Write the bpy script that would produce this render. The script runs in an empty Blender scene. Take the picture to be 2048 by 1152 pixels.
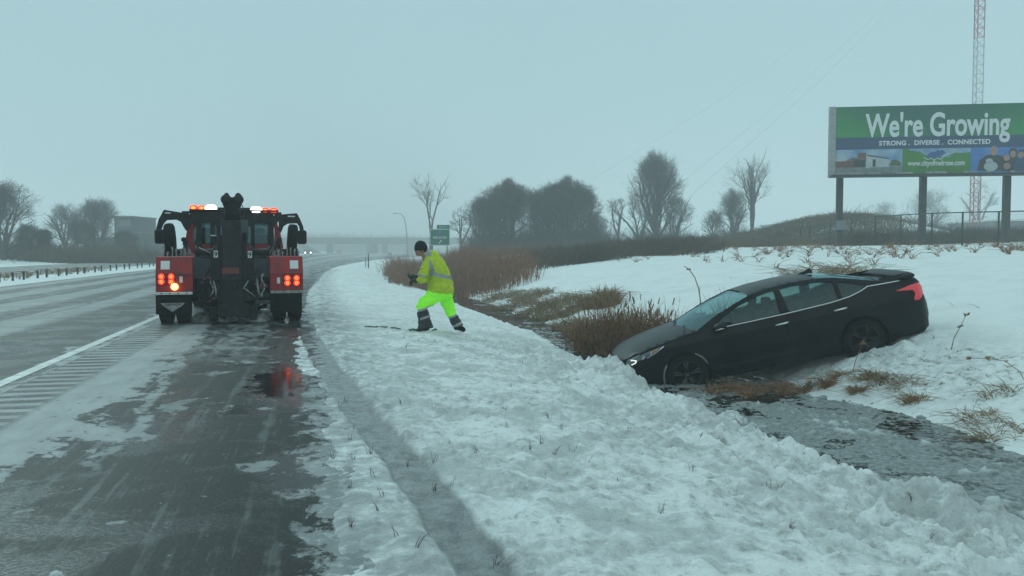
import bpy, bmesh, math, random
import numpy as np
from mathutils import Vector, Matrix
from mathutils.geometry import tessellate_polygon
random.seed(7); RNG = np.random.default_rng(7)
sc = bpy.context.scene
COL = sc.collection
R = math.radians
# ---------------------------------------------------------------- camera
F = 1700.0; H = 1.35; HOR = 500.0
cd = bpy.data.cameras.new('camera'); cam = bpy.data.objects.new('camera', cd); COL.objects.link(cam)
cd.sensor_width = 36; cd.lens = F/2048*36; cd.clip_start = .1; cd.clip_end = 3000
cam.location = (0, 0, H); cam.rotation_euler = (R(90)-math.atan((576-HOR)/F), 0, 0)
sc.camera = cam
# ---------------------------------------------------------------- sky, sun
w = bpy.data.worlds.new('World'); sc.world = w; w.use_nodes = True
nt = w.node_tree; nt.nodes.clear()
def N(t, k, **kw):
    n = t.nodes.new(k)
    for a, b in kw.items(): setattr(n, a, b)
    return n
wo = N(nt, 'ShaderNodeOutputWorld'); bg = N(nt, 'ShaderNodeBackground'); bg2 = N(nt, 'ShaderNodeBackground'); add = N(nt, 'ShaderNodeAddShader')
sky = N(nt, 'ShaderNodeTexSky', sky_type='NISHITA', sun_disc=False, sun_elevation=R(35), sun_rotation=R(160))
try: sky.dust_density = 5
except Exception: pass
nt.links.new(sky.outputs[0], bg2.inputs[0]); bg2.inputs[1].default_value = 0.012
tc = N(nt, 'ShaderNodeTexCoord'); sep = N(nt, 'ShaderNodeSeparateXYZ'); ramp = N(nt, 'ShaderNodeValToRGB')
nt.links.new(tc.outputs['Generated'], sep.inputs[0]); nt.links.new(sep.outputs[2], ramp.inputs[0])
e = ramp.color_ramp.elements
e[0].position = 0; e[0].color = (.345, .545, .600, 1)
e[1].position = 1.0; e[1].color = (.49, .75, .78, 1)
m_ = e.new(.28); m_.color = (.355, .555, .605, 1)
nzs = N(nt, 'ShaderNodeTexNoise'); nzs.inputs['Scale'].default_value = 2.2; nzs.inputs['Detail'].default_value = 5
mr = N(nt, 'ShaderNodeMapRange'); mr.inputs[3].default_value = .93; mr.inputs[4].default_value = 1.07
nt.links.new(tc.outputs['Generated'], nzs.inputs['Vector']); nt.links.new(nzs.outputs[0], mr.inputs[0])
nt.links.new(ramp.outputs[0], bg.inputs[0]); nt.links.new(mr.outputs[0], bg.inputs[1])
nt.links.new(bg.outputs[0], add.inputs[0]); nt.links.new(bg2.outputs[0], add.inputs[1]); nt.links.new(add.outputs[0], wo.inputs[0])
sl = bpy.data.lights.new('sun', 'SUN'); sl.energy = .85; sl.angle = R(22); sl.color = (.75, 1, .98)
so = bpy.data.objects.new('sun', sl); COL.objects.link(so); so.rotation_euler = (R(-58), 0, R(35))
vs = sc.view_settings; vs.view_transform = 'Standard'; vs.look = 'None'; vs.exposure = 0; vs.gamma = 1
cy = sc.cycles; cy.use_denoising = True; cy.max_bounces = 6; cy.volume_bounces = 2; cy.transparent_max_bounces = 12
try: cy.denoiser = 'OPENIMAGEDENOISE'
except Exception: pass

# ================================================================ helpers
def tag(o, label=None, cat=None, group=None, kind=None):
    if label: o['label'] = label
    if cat: o['category'] = cat
    if group: o['group'] = group
    if kind: o['kind'] = kind
    return o
def thing(name, label, cat, loc=(0, 0, 0), rz=0, group=None):
    o = bpy.data.objects.new(name, None); COL.objects.link(o); o.location = loc; o.rotation_euler = (0, 0, rz); o.empty_display_size = .2
    return tag(o, label, cat, group)
def link_mesh(name, me, m, parent=None, smooth=False):
    o = bpy.data.objects.new(name, me); COL.objects.link(o)
    for k in (m if isinstance(m, (list, tuple)) else [m]): me.materials.append(k)
    if parent is not None: o.parent = parent
    if smooth: me.polygons.foreach_set('use_smooth', [True]*len(me.polygons)); me.update()
    return o
class MB:
    def __init__(s): s.v = []; s.f = []
    def add(s, v, f):
        b = len(s.v); s.v += [tuple(map(float, p)) for p in v]; s.f += [tuple(i+b for i in q) for q in f]; return s
    def box(s, c, d, M=None, taper=(1, 1)):
        x, y, z = d[0]/2, d[1]/2, d[2]/2; P = []
        for sz, t in ((-1, (1, 1)), (1, taper)):
            for sx, sy in ((-1, -1), (1, -1), (1, 1), (-1, 1)): P.append(Vector((sx*x*t[0], sy*y*t[1], sz*z)))
        if M is not None: P = [M @ p for p in P]
        P = [p+Vector(c) for p in P]
        return s.add(P, [(0, 3, 2, 1), (4, 5, 6, 7), (0, 1, 5, 4), (1, 2, 6, 5), (2, 3, 7, 6), (3, 0, 4, 7)])
    def bx(s, x0, x1, y0, y1, z0, z1): return s.box(((x0+x1)/2, (y0+y1)/2, (z0+z1)/2), (abs(x1-x0), abs(y1-y0), abs(z1-z0)))
    def tube(s, pts, r, n=8, caps=True):
        pts = [Vector(p) for p in pts]; rr = r if isinstance(r, (list, tuple)) else [r]*len(pts)
        V = []; Fc = []; ref = None
        for i, p in enumerate(pts):
            t = (pts[min(i+1, len(pts)-1)]-pts[max(i-1, 0)]).normalized()
            if ref is None: ref = t.orthogonal().normalized()
            ref = (ref-t*ref.dot(t)).normalized(); b = t.cross(ref)
            for k in range(n):
                a = 2*math.pi*k/n; V.append(p+(ref*math.cos(a)+b*math.sin(a))*rr[i])
        for i in range(len(pts)-1):
            for k in range(n): Fc.append((i*n+k, i*n+(k+1) % n, (i+1)*n+(k+1) % n, (i+1)*n+k))
        if caps: Fc.append(tuple(range(n))[::-1]); Fc.append(tuple((len(pts)-1)*n+k for k in range(n)))
        return s.add(V, Fc)
    def prism(s, poly, axis, a, b):
        # poly 2D in the two other axes, extruded from a to b along axis
        n = len(poly)
        def p3(p, t): return {'x': (t, p[0], p[1]), 'y': (p[0], t, p[1]), 'z': (p[0], p[1], t)}[axis]
        V = [p3(p, a) for p in poly]+[p3(p, b) for p in poly]
        tris = tessellate_polygon([[Vector((p[0], p[1], 0)) for p in poly]])
        Fc = [tuple(t) for t in tris]+[tuple(i+n for i in t)[::-1] for t in tris]
        Fc += [(i, (i+1) % n, (i+1) % n+n, i+n) for i in range(n)]
        return s.add(V, Fc)
    def loft(s, rings, caps=True):
        n = len(rings[0]); V = [p for r in rings for p in r]; Fc = []
        for i in range(len(rings)-1):
            for k in range(n): Fc.append((i*n+k, i*n+(k+1) % n, (i+1)*n+(k+1) % n, (i+1)*n+k))
        if caps: Fc.append(tuple(range(n))[::-1]); Fc.append(tuple((len(rings)-1)*n+k for k in range(n)))
        return s.add(V, Fc)
    def lathe(s, prof, c=(0, 0, 0), axis='y', n=32):
        rings = []
        for k in range(n):
            a = 2*math.pi*k/n; r = []
            for (rad, h) in prof:
                u, v = rad*math.cos(a), rad*math.sin(a)
                q = {'y': (u, h, v), 'x': (h, u, v), 'z': (u, v, h)}[axis]
                r.append((q[0]+c[0], q[1]+c[1], q[2]+c[2]))
            rings.append(r)
        m = len(prof); V = [p for r in rings for p in r]; Fc = []
        for k in range(n):
            for j in range(m-1): Fc.append((k*m+j, k*m+j+1, ((k+1) % n)*m+j+1, ((k+1) % n)*m+j))
        return s.add(V, Fc)
    def build(s, name, m, parent=None, smooth=False, bevel=0, label=None, sub=0, autosmooth=False):
        me = bpy.data.meshes.new(name); me.from_pydata(s.v, [], s.f)
        bm = bmesh.new(); bm.from_mesh(me); bmesh.ops.recalc_face_normals(bm, faces=bm.faces); bm.to_mesh(me); bm.free()
        o = link_mesh(name, me, m, parent, smooth)
        if bevel: md = o.modifiers.new('bevel', 'BEVEL'); md.width = bevel; md.segments = 2; md.limit_method = 'ANGLE'
        if sub: md = o.modifiers.new('sub', 'SUBSURF'); md.levels = sub; md.render_levels = sub
        if label: o['label'] = label
        return o
def bake(o):
    "replace the object's mesh by its evaluated mesh"
    dg = bpy.context.evaluated_depsgraph_get(); dg.update()
    me = bpy.data.meshes.new_from_object(o.evaluated_get(dg)); o.modifiers.clear(); o.data = me; return o

# ---- value noise in numpy
_T = np.random.default_rng(3).random((256, 256))
def vnoise(x, y):
    xi = np.floor(x).astype(int); yi = np.floor(y).astype(int); fx = x-xi; fy = y-yi
    fx = fx*fx*(3-2*fx); fy = fy*fy*(3-2*fy)
    a = _T[xi % 256, yi % 256]; b = _T[(xi+1) % 256, yi % 256]; c = _T[xi % 256, (yi+1) % 256]; d = _T[(xi+1) % 256, (yi+1) % 256]
    return (a*(1-fx)+b*fx)*(1-fy)+(c*(1-fx)+d*fx)*fy
def fbm(x, y, o=4, g=.5):
    s = 0; a = 1; t = 0
    for i in range(o):
        s = s+a*(vnoise(x*2**i+17*i, y*2**i+31*i)-.5)*2; t += a; a *= g
    return s/t
def sstep(a, b, x): t = np.clip((x-a)/(b-a), 0, 1); return t*t*(3-2*t)

# ================================================================ materials
def newmat(name):
    m = bpy.data.materials.new(name); m.use_nodes = True; t = m.node_tree; return m, t, t.nodes['Principled BSDF']
def rgb(c): return (c[0], c[1], c[2], 1)
def mat(name, c, rough=.6, metal=0, c2=None, scale=8, bump=0, bscale=40, coat=0, emis=None, es=0, spec=None, detail=4):
    m, t, b = newmat(name)
    b.inputs['Base Color'].default_value = rgb(c); b.inputs['Roughness'].default_value = rough; b.inputs['Metallic'].default_value = metal
    if coat: b.inputs['Coat Weight'].default_value = coat; b.inputs['Coat Roughness'].default_value = .08
    if spec is not None: b.inputs['Specular IOR Level'].default_value = spec
    tco = N(t, 'ShaderNodeTexCoord')
    if c2 is not None:
        nz = N(t, 'ShaderNodeTexNoise'); nz.inputs['Scale'].default_value = scale; nz.inputs['Detail'].default_value = detail
        cr = N(t, 'ShaderNodeValToRGB'); cr.color_ramp.elements[0].position = .35; cr.color_ramp.elements[1].position = .65
        cr.color_ramp.elements[0].color = rgb(c); cr.color_ramp.elements[1].color = rgb(c2)
        t.links.new(tco.outputs['Object'], nz.inputs['Vector']); t.links.new(nz.outputs[0], cr.inputs[0]); t.links.new(cr.outputs[0], b.inputs['Base Color'])
    if bump:
        nb = N(t, 'ShaderNodeTexNoise'); nb.inputs['Scale'].default_value = bscale; nb.inputs['Detail'].default_value = 6
        bp = N(t, 'ShaderNodeBump'); bp.inputs['Strength'].default_value = bump; bp.inputs['Distance'].default_value = .02
        t.links.new(tco.outputs['Object'], nb.inputs['Vector']); t.links.new(nb.outputs[0], bp.inputs['Height']); t.links.new(bp.outputs[0], b.inputs['Normal'])
    if emis: b.inputs['Emission Color'].default_value = rgb(emis); b.inputs['Emission Strength'].default_value = es
    return m
M = {}
M['black_metal'] = mat('black_metal', (.004, .005, .006), .55, c2=(.014, .016, .018), scale=5, bump=.2, spec=.25)
M['dark_steel'] = mat('dark_steel', (.010, .012, .014), .55, .2, c2=(.028, .03, .033), scale=6, bump=.2, spec=.3)
M['dirty_grey'] = mat('dirty_grey', (.030, .040, .048), .6, c2=(.055, .066, .074), scale=3, spec=.3)
M['red_paint'] = mat('red_paint', (.33, .010, .014), .5, c2=(.17, .022, .026), scale=5, coat=.1, spec=.3, detail=8)
M['red_dirty'] = mat('red_dirty', (.22, .022, .025), .55, c2=(.13, .03, .03), scale=5)
M['rubber'] = mat('rubber', (.004, .004, .005), .9, c2=(.012, .013, .013), scale=9, bump=.4, spec=.15)
M['chrome'] = mat('chrome', (.6, .62, .62), .28, .9)
M['dull_alu'] = mat('dull_alu', (.35, .36, .36), .5, .5, c2=(.22, .23, .24), scale=12)
M['sticker'] = mat('sticker', (.62, .63, .62), .6)
M['amber_on'] = mat('amber_on', (.5, .1, .02), .3, emis=(1, .28, .05), es=5)
M['red_on'] = mat('red_on', (.4, .01, .01), .3, emis=(1, .03, .02), es=1.9)
M['orange_on'] = mat('orange_on', (.5, .1, .02), .3, emis=(1, .22, .02), es=3.4)
M['white_on'] = mat('white_on', (.8, .8, .7), .3, emis=(1, .97, .85), es=9)
M['yellow_on'] = mat('yellow_on', (.8, .6, .1), .3, emis=(1, .62, .13), es=5)
M['white_refl'] = mat('white_refl', (.42, .42, .42), .5)
M['snow_clump'] = mat('snow_clump', (.72, .74, .75), .7, c2=(.4, .42, .43), scale=14, bump=.6, bscale=30)
M['car_black'] = mat('car_black', (.0012, .002, .003), .38, coat=.12, c2=(.008, .012, .016), scale=2.2, detail=6, spec=.10)
M['plastic'] = mat('plastic', (.004, .0045, .005), .6, spec=.25)
M['interior'] = mat('interior', (.006, .007, .008), .9, spec=.1)
M['rim_metal'] = mat('rim_metal', (.035, .04, .045), .4, .4)
M['rim_black'] = mat('rim_black', (.01, .011, .012), .35, .3)
M['tail_red'] = mat('tail_red', (.60, .015, .02), .3, coat=.8, emis=(1, .02, .03), es=.10)
M['lamp_clear'] = mat('lamp_clear', (.16, .19, .2), .15, .4)
M['lamp_on'] = mat('lamp_on', (.8, .8, .7), .3, emis=(1, .97, .9), es=.75)
M['lamp_amber'] = mat('lamp_amber', (.5, .2, .07), .3)
M['bark'] = mat('bark', (.05, .045, .045), .9, c2=(.085, .08, .078), scale=3)
M['twig'] = mat('twig', (.045, .040, .042), .9, c2=(.075, .068, .066), scale=1.2)
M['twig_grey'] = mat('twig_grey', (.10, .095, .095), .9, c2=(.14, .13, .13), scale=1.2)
M['reed_red'] = mat('reed_red', (.34, .14, .075), .9, c2=(.15, .085, .055), scale=2.2)
M['reed_brown'] = mat('reed_brown', (.36, .19, .09), .9, c2=(.13, .07, .04), scale=9)
M['reed_tan'] = mat('reed_tan', (.32, .205, .10), .9, c2=(.19, .12, .06), scale=6)
M['grass_dead'] = mat('grass_dead', (.17, .11, .06), .9, c2=(.29, .21, .12), scale=5)
M['mound_grass'] = mat('mound_grass', (.17, .12, .065), .9, c2=(.08, .065, .045), scale=.5)
M['brush'] = mat('brush', (.075, .06, .048), .9, c2=(.12, .085, .06), scale=.6)
M['steel_post'] = mat('steel_post', (.035, .045, .05), .6, .3)
M['galv'] = mat('galv', (.16, .18, .19), .55, .4)
M['wood_post'] = mat('wood_post', (.045, .048, .047), .85, c2=(.03, .03, .03), scale=3, bump=.3)
M['concrete'] = mat('concrete', (.09, .09, .09), .85, c2=(.07, .07, .07), scale=.5)
M['wall_dark'] = mat('wall_dark', (.06, .075, .085), .85, c2=(.085, .095, .10), scale=.4)
M['wall_grey'] = mat('wall_grey', (.17, .18, .19), .85, c2=(.13, .14, .15), scale=.4)
M['wall_light'] = mat('wall_light', (.40, .42, .42), .85)
M['roof_snow'] = mat('roof_snow', (.72, .74, .75), .8)
M['pane_dark'] = mat('pane_dark', (.03, .035, .04), .2)
M['sign_green'] = mat('sign_green', (.0, .16, .10), .5)
M['sign_white'] = mat('sign_white', (.55, .58, .56), .5)
M['sign_blue'] = mat('sign_blue', (.06, .16, .33), .5)
M['mast_red'] = mat('mast_red', (.36, .05, .05), .6)
M['mast_white'] = mat('mast_white', (.40, .42, .42), .6)
def glass(name, tint, gl=.25):
    m, t, b = newmat(name); o = t.nodes['Material Output']
    tr = N(t, 'ShaderNodeBsdfTransparent'); tr.inputs[0].default_value = rgb(tint)
    g = N(t, 'ShaderNodeBsdfGlossy'); g.inputs['Roughness'].default_value = .06; g.inputs[0].default_value = (.55, .8, .85, 1)
    fr = N(t, 'ShaderNodeFresnel'); fr.inputs[0].default_value = 1.5
    mr = N(t, 'ShaderNodeMapRange'); mr.inputs[2].default_value = 1; mr.inputs[3].default_value = gl*.25; mr.inputs[4].default_value = 1
    t.links.new(fr.outputs[0], mr.inputs[0])
    mx = N(t, 'ShaderNodeMixShader'); t.links.new(mr.outputs[0], mx.inputs[0]); t.links.new(tr.outputs[0], mx.inputs[1]); t.links.new(g.outputs[0], mx.inputs[2]); t.links.new(mx.outputs[0], o.inputs[0]); return m
M['glass'] = glass('glass', (.40, .55, .52), .1)
M['glass_front'] = glass('glass_front', (.50, .66, .66), .35)
M['glass_dark'] = glass('glass_dark', (.22, .30, .30))

# ---- math node helper
class G:
    def __init__(s, t): s.t = t
    def m(s, op, a, b=None, c=None):
        n = N(s.t, 'ShaderNodeMath', operation=op)
        for i, v in enumerate((a, b, c)):
            if v is None: continue
            if isinstance(v, (int, float)): n.inputs[i].default_value = v
            else: s.t.links.new(v, n.inputs[i])
        return n.outputs[0]
    def attr(s, name): return N(s.t, 'ShaderNodeAttribute', attribute_name=name).outputs['Fac']
    def ss(s, v, a, b, lo=0, hi=1):
        n = N(s.t, 'ShaderNodeMapRange', interpolation_type='SMOOTHSTEP')
        s.t.links.new(v, n.inputs[0])
        for i, q in ((1, a), (2, b), (3, lo), (4, hi)): n.inputs[i].default_value = q
        return n.outputs[0]
    def vec(s, x, y, z=0.):
        n = N(s.t, 'ShaderNodeCombineXYZ')
        for i, v in enumerate((x, y, z)):
            if isinstance(v, (int, float)): n.inputs[i].default_value = v
            else: s.t.links.new(v, n.inputs[i])
        return n.outputs[0]
    def noise(s, v, scale, detail=4, rough=.5, dist=0):
        n = N(s.t, 'ShaderNodeTexNoise'); n.inputs['Scale'].default_value = scale; n.inputs['Detail'].default_value = detail
        n.inputs['Roughness'].default_value = rough; n.inputs['Distortion'].default_value = dist; s.t.links.new(v, n.inputs['Vector']); return n.outputs[0]
    def mix(s, f, a, b):
        n = N(s.t, 'ShaderNodeMix', data_type='RGBA')
        if isinstance(f, (int, float)): n.inputs[0].default_value = f
        else: s.t.links.new(f, n.inputs[0])
        for i, v in ((6, a), (7, b)):
            if isinstance(v, tuple): n.inputs[i].default_value = rgb(v)
            else: s.t.links.new(v, n.inputs[i])
        return n.outputs[2]
    def bump(s, h, st, d, nrm=None):
        n = N(s.t, 'ShaderNodeBump'); n.inputs['Strength'].default_value = st; n.inputs['Distance'].default_value = d
        s.t.links.new(h, n.inputs['Height'])
        if nrm is not None: s.t.links.new(nrm, n.inputs['Normal'])
        return n.outputs[0]

# ================================================================ ground frame: along (s) and lateral (L) from the pavement edge
PHI = math.atan(.2318); DX, DY = -math.sin(PHI), math.cos(PHI); NX, NY = math.cos(PHI), math.sin(PHI)
def rc(s):   # ramp / verge curve
    u = np.clip(np.asarray(s, float)-30, 0, 130); return u*u/960+np.maximum(np.asarray(s, float)-160, 0)*.27
def cc(s):
    u = np.maximum(np.asarray(s, float)-30, 0); return u*u/5200
def off(L, s):
    t = np.clip((np.asarray(L, float)+3.2)/3.2, 0, 1); return cc(s)*(1-t)+rc(s)*t
def XY(L, s):
    q = L+off(L, s); return .03+s*DX+q*NX, s*DY+q*NY
def LS(x, y):
    px, py = x-.03, y; s = px*DX+py*DY; q = px*NX+py*NY
    a = q-rc(s)
    if a >= 0: return float(a), float(s)
    b = q-cc(s)
    if b <= -3.2: return float(b), float(s)
    k = (rc(s)-cc(s))/3.2   # q = L + cc + (L+3.2)*k
    return float((q-cc(s)-3.2*k)/(1+k)), float(s)
KN = np.array([[0, -.008], [.10, .012], [.35, .03], [1, -.02], [2, -.10], [3, -.26], [3.8, -.40], [4.3, -.50], [4.65, -.80], [5.2, -1.05], [6.4, -1.05], [7.0, -.80], [7.4, -.62], [8.4, -.30], [9.6, .02], [12, .62], [16, 1.10], [22, 1.48], [28, 1.68], [40, 1.9], [100, 2.2], [300, 4]])
KF = np.array([[0, -.008], [.10, .012], [.35, .03], [1, -.02], [2, -.12], [3, -.28], [4, -.44], [4.9, -.60], [5.3, -.82], [5.8, -.95], [6.4, -.82], [6.9, -.66], [8.2, -.35], [9.6, .10], [12, .55], [16, 1.0], [22, 1.35], [28, 1.55], [40, 1.8], [100, 2.2], [300, 4]])
DENTS = [(1.25, 10.6), (1.6, 10.3), (1.05, 9.9), (1.45, 9.6), (1.9, 10.0), (1.2, 9.2), (1.7, 9.1), (1.35, 8.7), (2.3, 10.4), (1.9, 11.3), (1.75, 8.4), (1.15, 10.2), (2.6, 9.6), (2.0, 12.3), (2.2, 13.2), (1.6, 11.9)]
def track_L(s): return np.interp(s, [0, 3.59, 4.25, 5.19, 6.62, 9.05, 11.1, 14.2, 17], [.85, .654, .614, .543, .376, .189, .023, -.157, -.2])
def track_m(L, s):
    d = np.abs(L-track_L(s)+.02*fbm(s*2.2, s*0+3., 3)); return (1-sstep(.125, .155, d))*(1-sstep(14, 17, s))
def gz(L, s, fine=True):
    L0 = np.asarray(L, float); s = np.asarray(s, float)
    L = L0+.34*sstep(7.5, 11, s)*(1-sstep(28, 40, s))*sstep(-2.5, -.9, L0)*(1-sstep(.6, 2.4, L0))
    L = L+np.where(L0 > 5.4, .38*fbm(s*.55+3, L0*.4, 4, .55)*sstep(5.4, 6.2, L0)*(1-sstep(8, 9, L0)), 0)
    t = sstep(14.5, 19, s)
    z = np.interp(L, KN[:, 0], KN[:, 1])*(1-t)+np.interp(L, KF[:, 0], KF[:, 1])*t
    left = np.interp(L, [-300, -120, -60, -38, -27, -24.3, -15.4, -14.9, -12.9, -11.6, -11.2, -.35, -.05], [1.2, 1.0, .9, .62, .12, -.05, -.05, .02, .03, .03, -.05, -.05, -.012])
    z = np.where(L < 0, np.maximum(left, -.3), z)
    # ditch closes far away
    far = sstep(70, 95, s); z = np.where(L > 0, z*(1-far)+np.interp(L, [0, .4, 5, 10, 16, 30, 100, 300], [-.04, .02, -.2, .3, .8, 1.3, 2.2, 4])*far, z)
    x, y = XY(L0, s)
    mound = 2.4*np.exp(-((x-28)/8.5)**2-((y-72)/9)**2)
    z = z+np.where(L > 15, mound, 0)
    if fine:
        # broad roll
        z = z+np.where((L > 7.5), .06*fbm(L*.35, s*.35, 3), 0)
        edge = sstep(.1, .6, L)*(1-sstep(60, 80, s))
        nb = sstep(2.2, 4.0, L)*(1-sstep(4.9, 5.6, L))
        rough = fbm(L*5.5+3, s*5.5, 4, .55)
        lump = np.abs(fbm(L*3.1+9, s*3.1+4, 3, .6))
        tmk = 1-sstep(.13, .19, np.abs(L0-track_L(s)))*1.; tmk = tmk*(1-sstep(14, 17, s)); near = (L > 0)*(1-sstep(6.8, 7.3, L))*(1-.88*tmk)
        rid = np.abs(fbm(L*9+2, s*9+5, 3, .6)); cl_ = vnoise(L*15+4, s*15+9)*.6+vnoise(L*27+4, s*27+9)*.4; z = z+near*edge*.026*sstep(.42, .72, cl_)*(.35+.65*sstep(.35, .6, vnoise(L*2.3+8, s*2.3)))*(1-.85*sstep(6.5, 12, s)*(1-nb))*(1-sstep(13, 18, s)); z = z+near*edge*((.030+.045*nb*(1-sstep(14, 17, s))+.018*sstep(1.5, 3, L))*rough*1.6+(.024+.03*nb)*(rid-.25)*(1-.6*sstep(12, 18, s)))
        z = z+near*nb*(.10*lump-.025)*(1-sstep(14.5, 17, s))
        z = z+near*nb*.07*fbm(L*1.3, s*1.3+7, 2)
        z = z+(L > 7.2)*(.012*fbm(L*3, s*3, 3)+.05*rough*(1-sstep(7.2, 9.0, L))+.05*rough*np.exp(-((L-8.4)/1.0)**2-((s-10.4)/1.7)**2))
        z = z+(L > -.35)*(1-sstep(.5, .8, L))*(.032*fbm(L*5, s*2.2+40, 5, .65)-.008)
        tm = track_m(L0, s); z = z-.04*tm*(.8+.4*fbm(L*9, s*2, 2))
        for (a, b) in DENTS: z = z-.035*np.exp(-((L-a)/.075)**2-((s-b)/.13)**2)
        # snow heap pushed up by the car's nose and churned snow near it
        x0, y0 = x-1.55, y-12.6
        z = z+.13*np.exp(-(x0/.45)**2-((y0)/.9)**2)*(1+.9*rough)*(L > 2)+.10*np.exp(-((x-5.75)/.6)**2-((y-12.85)/.35)**2)*(1+rough)+.10*np.exp(-((x-6.5)/.35)**2-((y-13.2)/.5)**2)*(1+rough)
        x1, y1 = x-3.35, y-6.0; z = z+.22*np.exp(-(x1/.5)**2-(y1/.35)**2)
        x1, y1 = x-3.9, y-5.75; z = z+.28*np.exp(-(x1/.45)**2-(y1/.28)**2)
    return z
def G3(x, y, fine=True):
    L, s = LS(x, y); return float(gz(L, s, fine))
def at(px, D, dz=0.):
    x = (px-1024)/F*D; return Vector((x, D, G3(x, D)+dz))
def zpx(py, D): return H+(HOR-py)/F*D

def grid(name, Ls, Ss, zf, m, attrs=None):
    Ls = np.asarray(Ls, float); Ss = np.asarray(Ss, float)
    LL, SS = np.meshgrid(Ls, Ss); x, y = XY(LL, SS); z = zf(LL, SS)
    V = np.stack([x, y, z], -1).reshape(-1, 3); nl, ns = len(Ls), len(Ss)
    i = np.arange(ns-1)[:, None]*nl+np.arange(nl-1)[None]
    Fc = np.stack([i, i+1, i+1+nl, i+nl], -1).reshape(-1, 4)
    me = bpy.data.meshes.new(name); me.vertices.add(len(V)); me.vertices.foreach_set('co', V.ravel())
    me.loops.add(Fc.size); me.loops.foreach_set('vertex_index', Fc.ravel().astype(np.int32)); me.polygons.add(len(Fc))
    me.polygons.foreach_set('loop_start', (np.arange(len(Fc))*4).astype(np.int32)); me.update(calc_edges=True)
    o = link_mesh(name, me, m, None, True)
    A = {'lat': LL, 'alo': SS}
    if attrs: A.update(attrs(LL, SS, z))
    for k, v in A.items():
        a = me.attributes.new(k, 'FLOAT', 'POINT'); a.data.foreach_set('value', np.asarray(v, np.float32).ravel())
    return o
def seq(*a):   # (start, stop, step)... concatenated
    out = []
    for (p, q, d) in a: out.append(np.arange(p, q-1e-6, d))
    out.append([a[-1][1]]); return np.concatenate(out)

# ---- ground (snow)
def snow_mat():
    m, t, b = newmat('snow_ground'); g = G(t); tco = N(t, 'ShaderNodeTexCoord').outputs['Object']
    trk = g.m('MULTIPLY', g.attr('track'), 1.25); gr = g.attr('grassy'); lat = g.attr('lat')
    n1 = g.noise(tco, 1.3, 5, .6); n2 = g.noise(tco, 9, 6, .65); n3 = g.noise(tco, 38, 4, .6)
    base = g.mix(g.ss(n1, .42, .70), (.80, .82, .82), (.72, .74, .74)); base = g.mix(g.m('MULTIPLY', g.attr('verge'), g.ss(g.m('ADD', g.m('MULTIPLY', n1, .5), g.m('MULTIPLY', n2, .5)), .42, .56, .08, .85)), base, (.47, .485, .48))
    dirt = g.m('MULTIPLY', g.ss(n2, .56, .72), gr)
    base = g.mix(g.m('MULTIPLY', dirt, .75), base, (.30, .30, .27))
    fine = g.m('MULTIPLY', g.ss(n3, .60, .75), g.m('MULTIPLY', gr, .5))
    base = g.mix(fine, base, (.22, .20, .17))
    slush = g.mix(g.ss(n2, .35, .65), (.27, .28, .285), (.15, .16, .165))
    edge = g.m('MULTIPLY', g.attr('edge'), g.ss(g.noise(tco, 5, 5, .7), .36, .62))
    base = g.mix(g.m('MULTIPLY', edge, .85), base, (.28, .29, .30))
    base = g.mix(trk, base, slush)
    t.links.new(base, b.inputs['Base Color'])
    t.links.new(g.ss(trk, 0, 1, .75, .35), b.inputs['Roughness'])
    h = g.m('ADD', g.m('MULTIPLY', n2, 1.0), g.m('MULTIPLY', n3, .45))
    t.links.new(g.bump(h, .8, .05), b.inputs['Normal'])
    b.inputs['Subsurface Weight'].default_value = 0
    return m
def gattr(L, s, z):
    gr = .25+.75*sstep(.3, 1.0, L)*(1-sstep(4.4, 5, L)); gr = np.where(L > 7, .12+.8*(1-sstep(7.1, 8.6, L)), gr); gr = np.where(L < 0, .7, gr)
    bald = np.exp(-((L-8.3)/.95)**2-((s-10.4)/1.6)**2)     # churned, grassy snow behind the car
    gr = np.clip(gr+1.2*bald, 0, 1.6)
    return {'verge': (L > 0)*(1-sstep(4.6, 5.2, L))*(1-.75*sstep(11, 22, s))+.95*np.clip(bald*1.2, 0, 1), 'track': track_m(L, s)*(.75+.25*vnoise(L*14, s*2)), 'grassy': gr, 'edge': (1-sstep(.25, 1.0, L))*(L > -.7)*(s < 60)}
gL = seq((-300, -60, 12), (-60, -24, 2), (-24, -15, .7), (-15, -11, .3), (-11, -.6, 1.4), (-.6, 4.7, .026), (4.7, 9, .05), (9, 14, .14), (14, 40, .6), (40, 90, 3), (90, 300, 14))
gS = seq((-6, 2.6, .4), (2.6, 8, .026), (8, 13, .04), (13, 17, .06), (17, 26, .1), (26, 60, .3), (60, 130, 1.2), (130, 700, 9))
ground = grid('ground', gL, gS, gz, snow_mat(), gattr); tag(ground, kind='structure')

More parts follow.
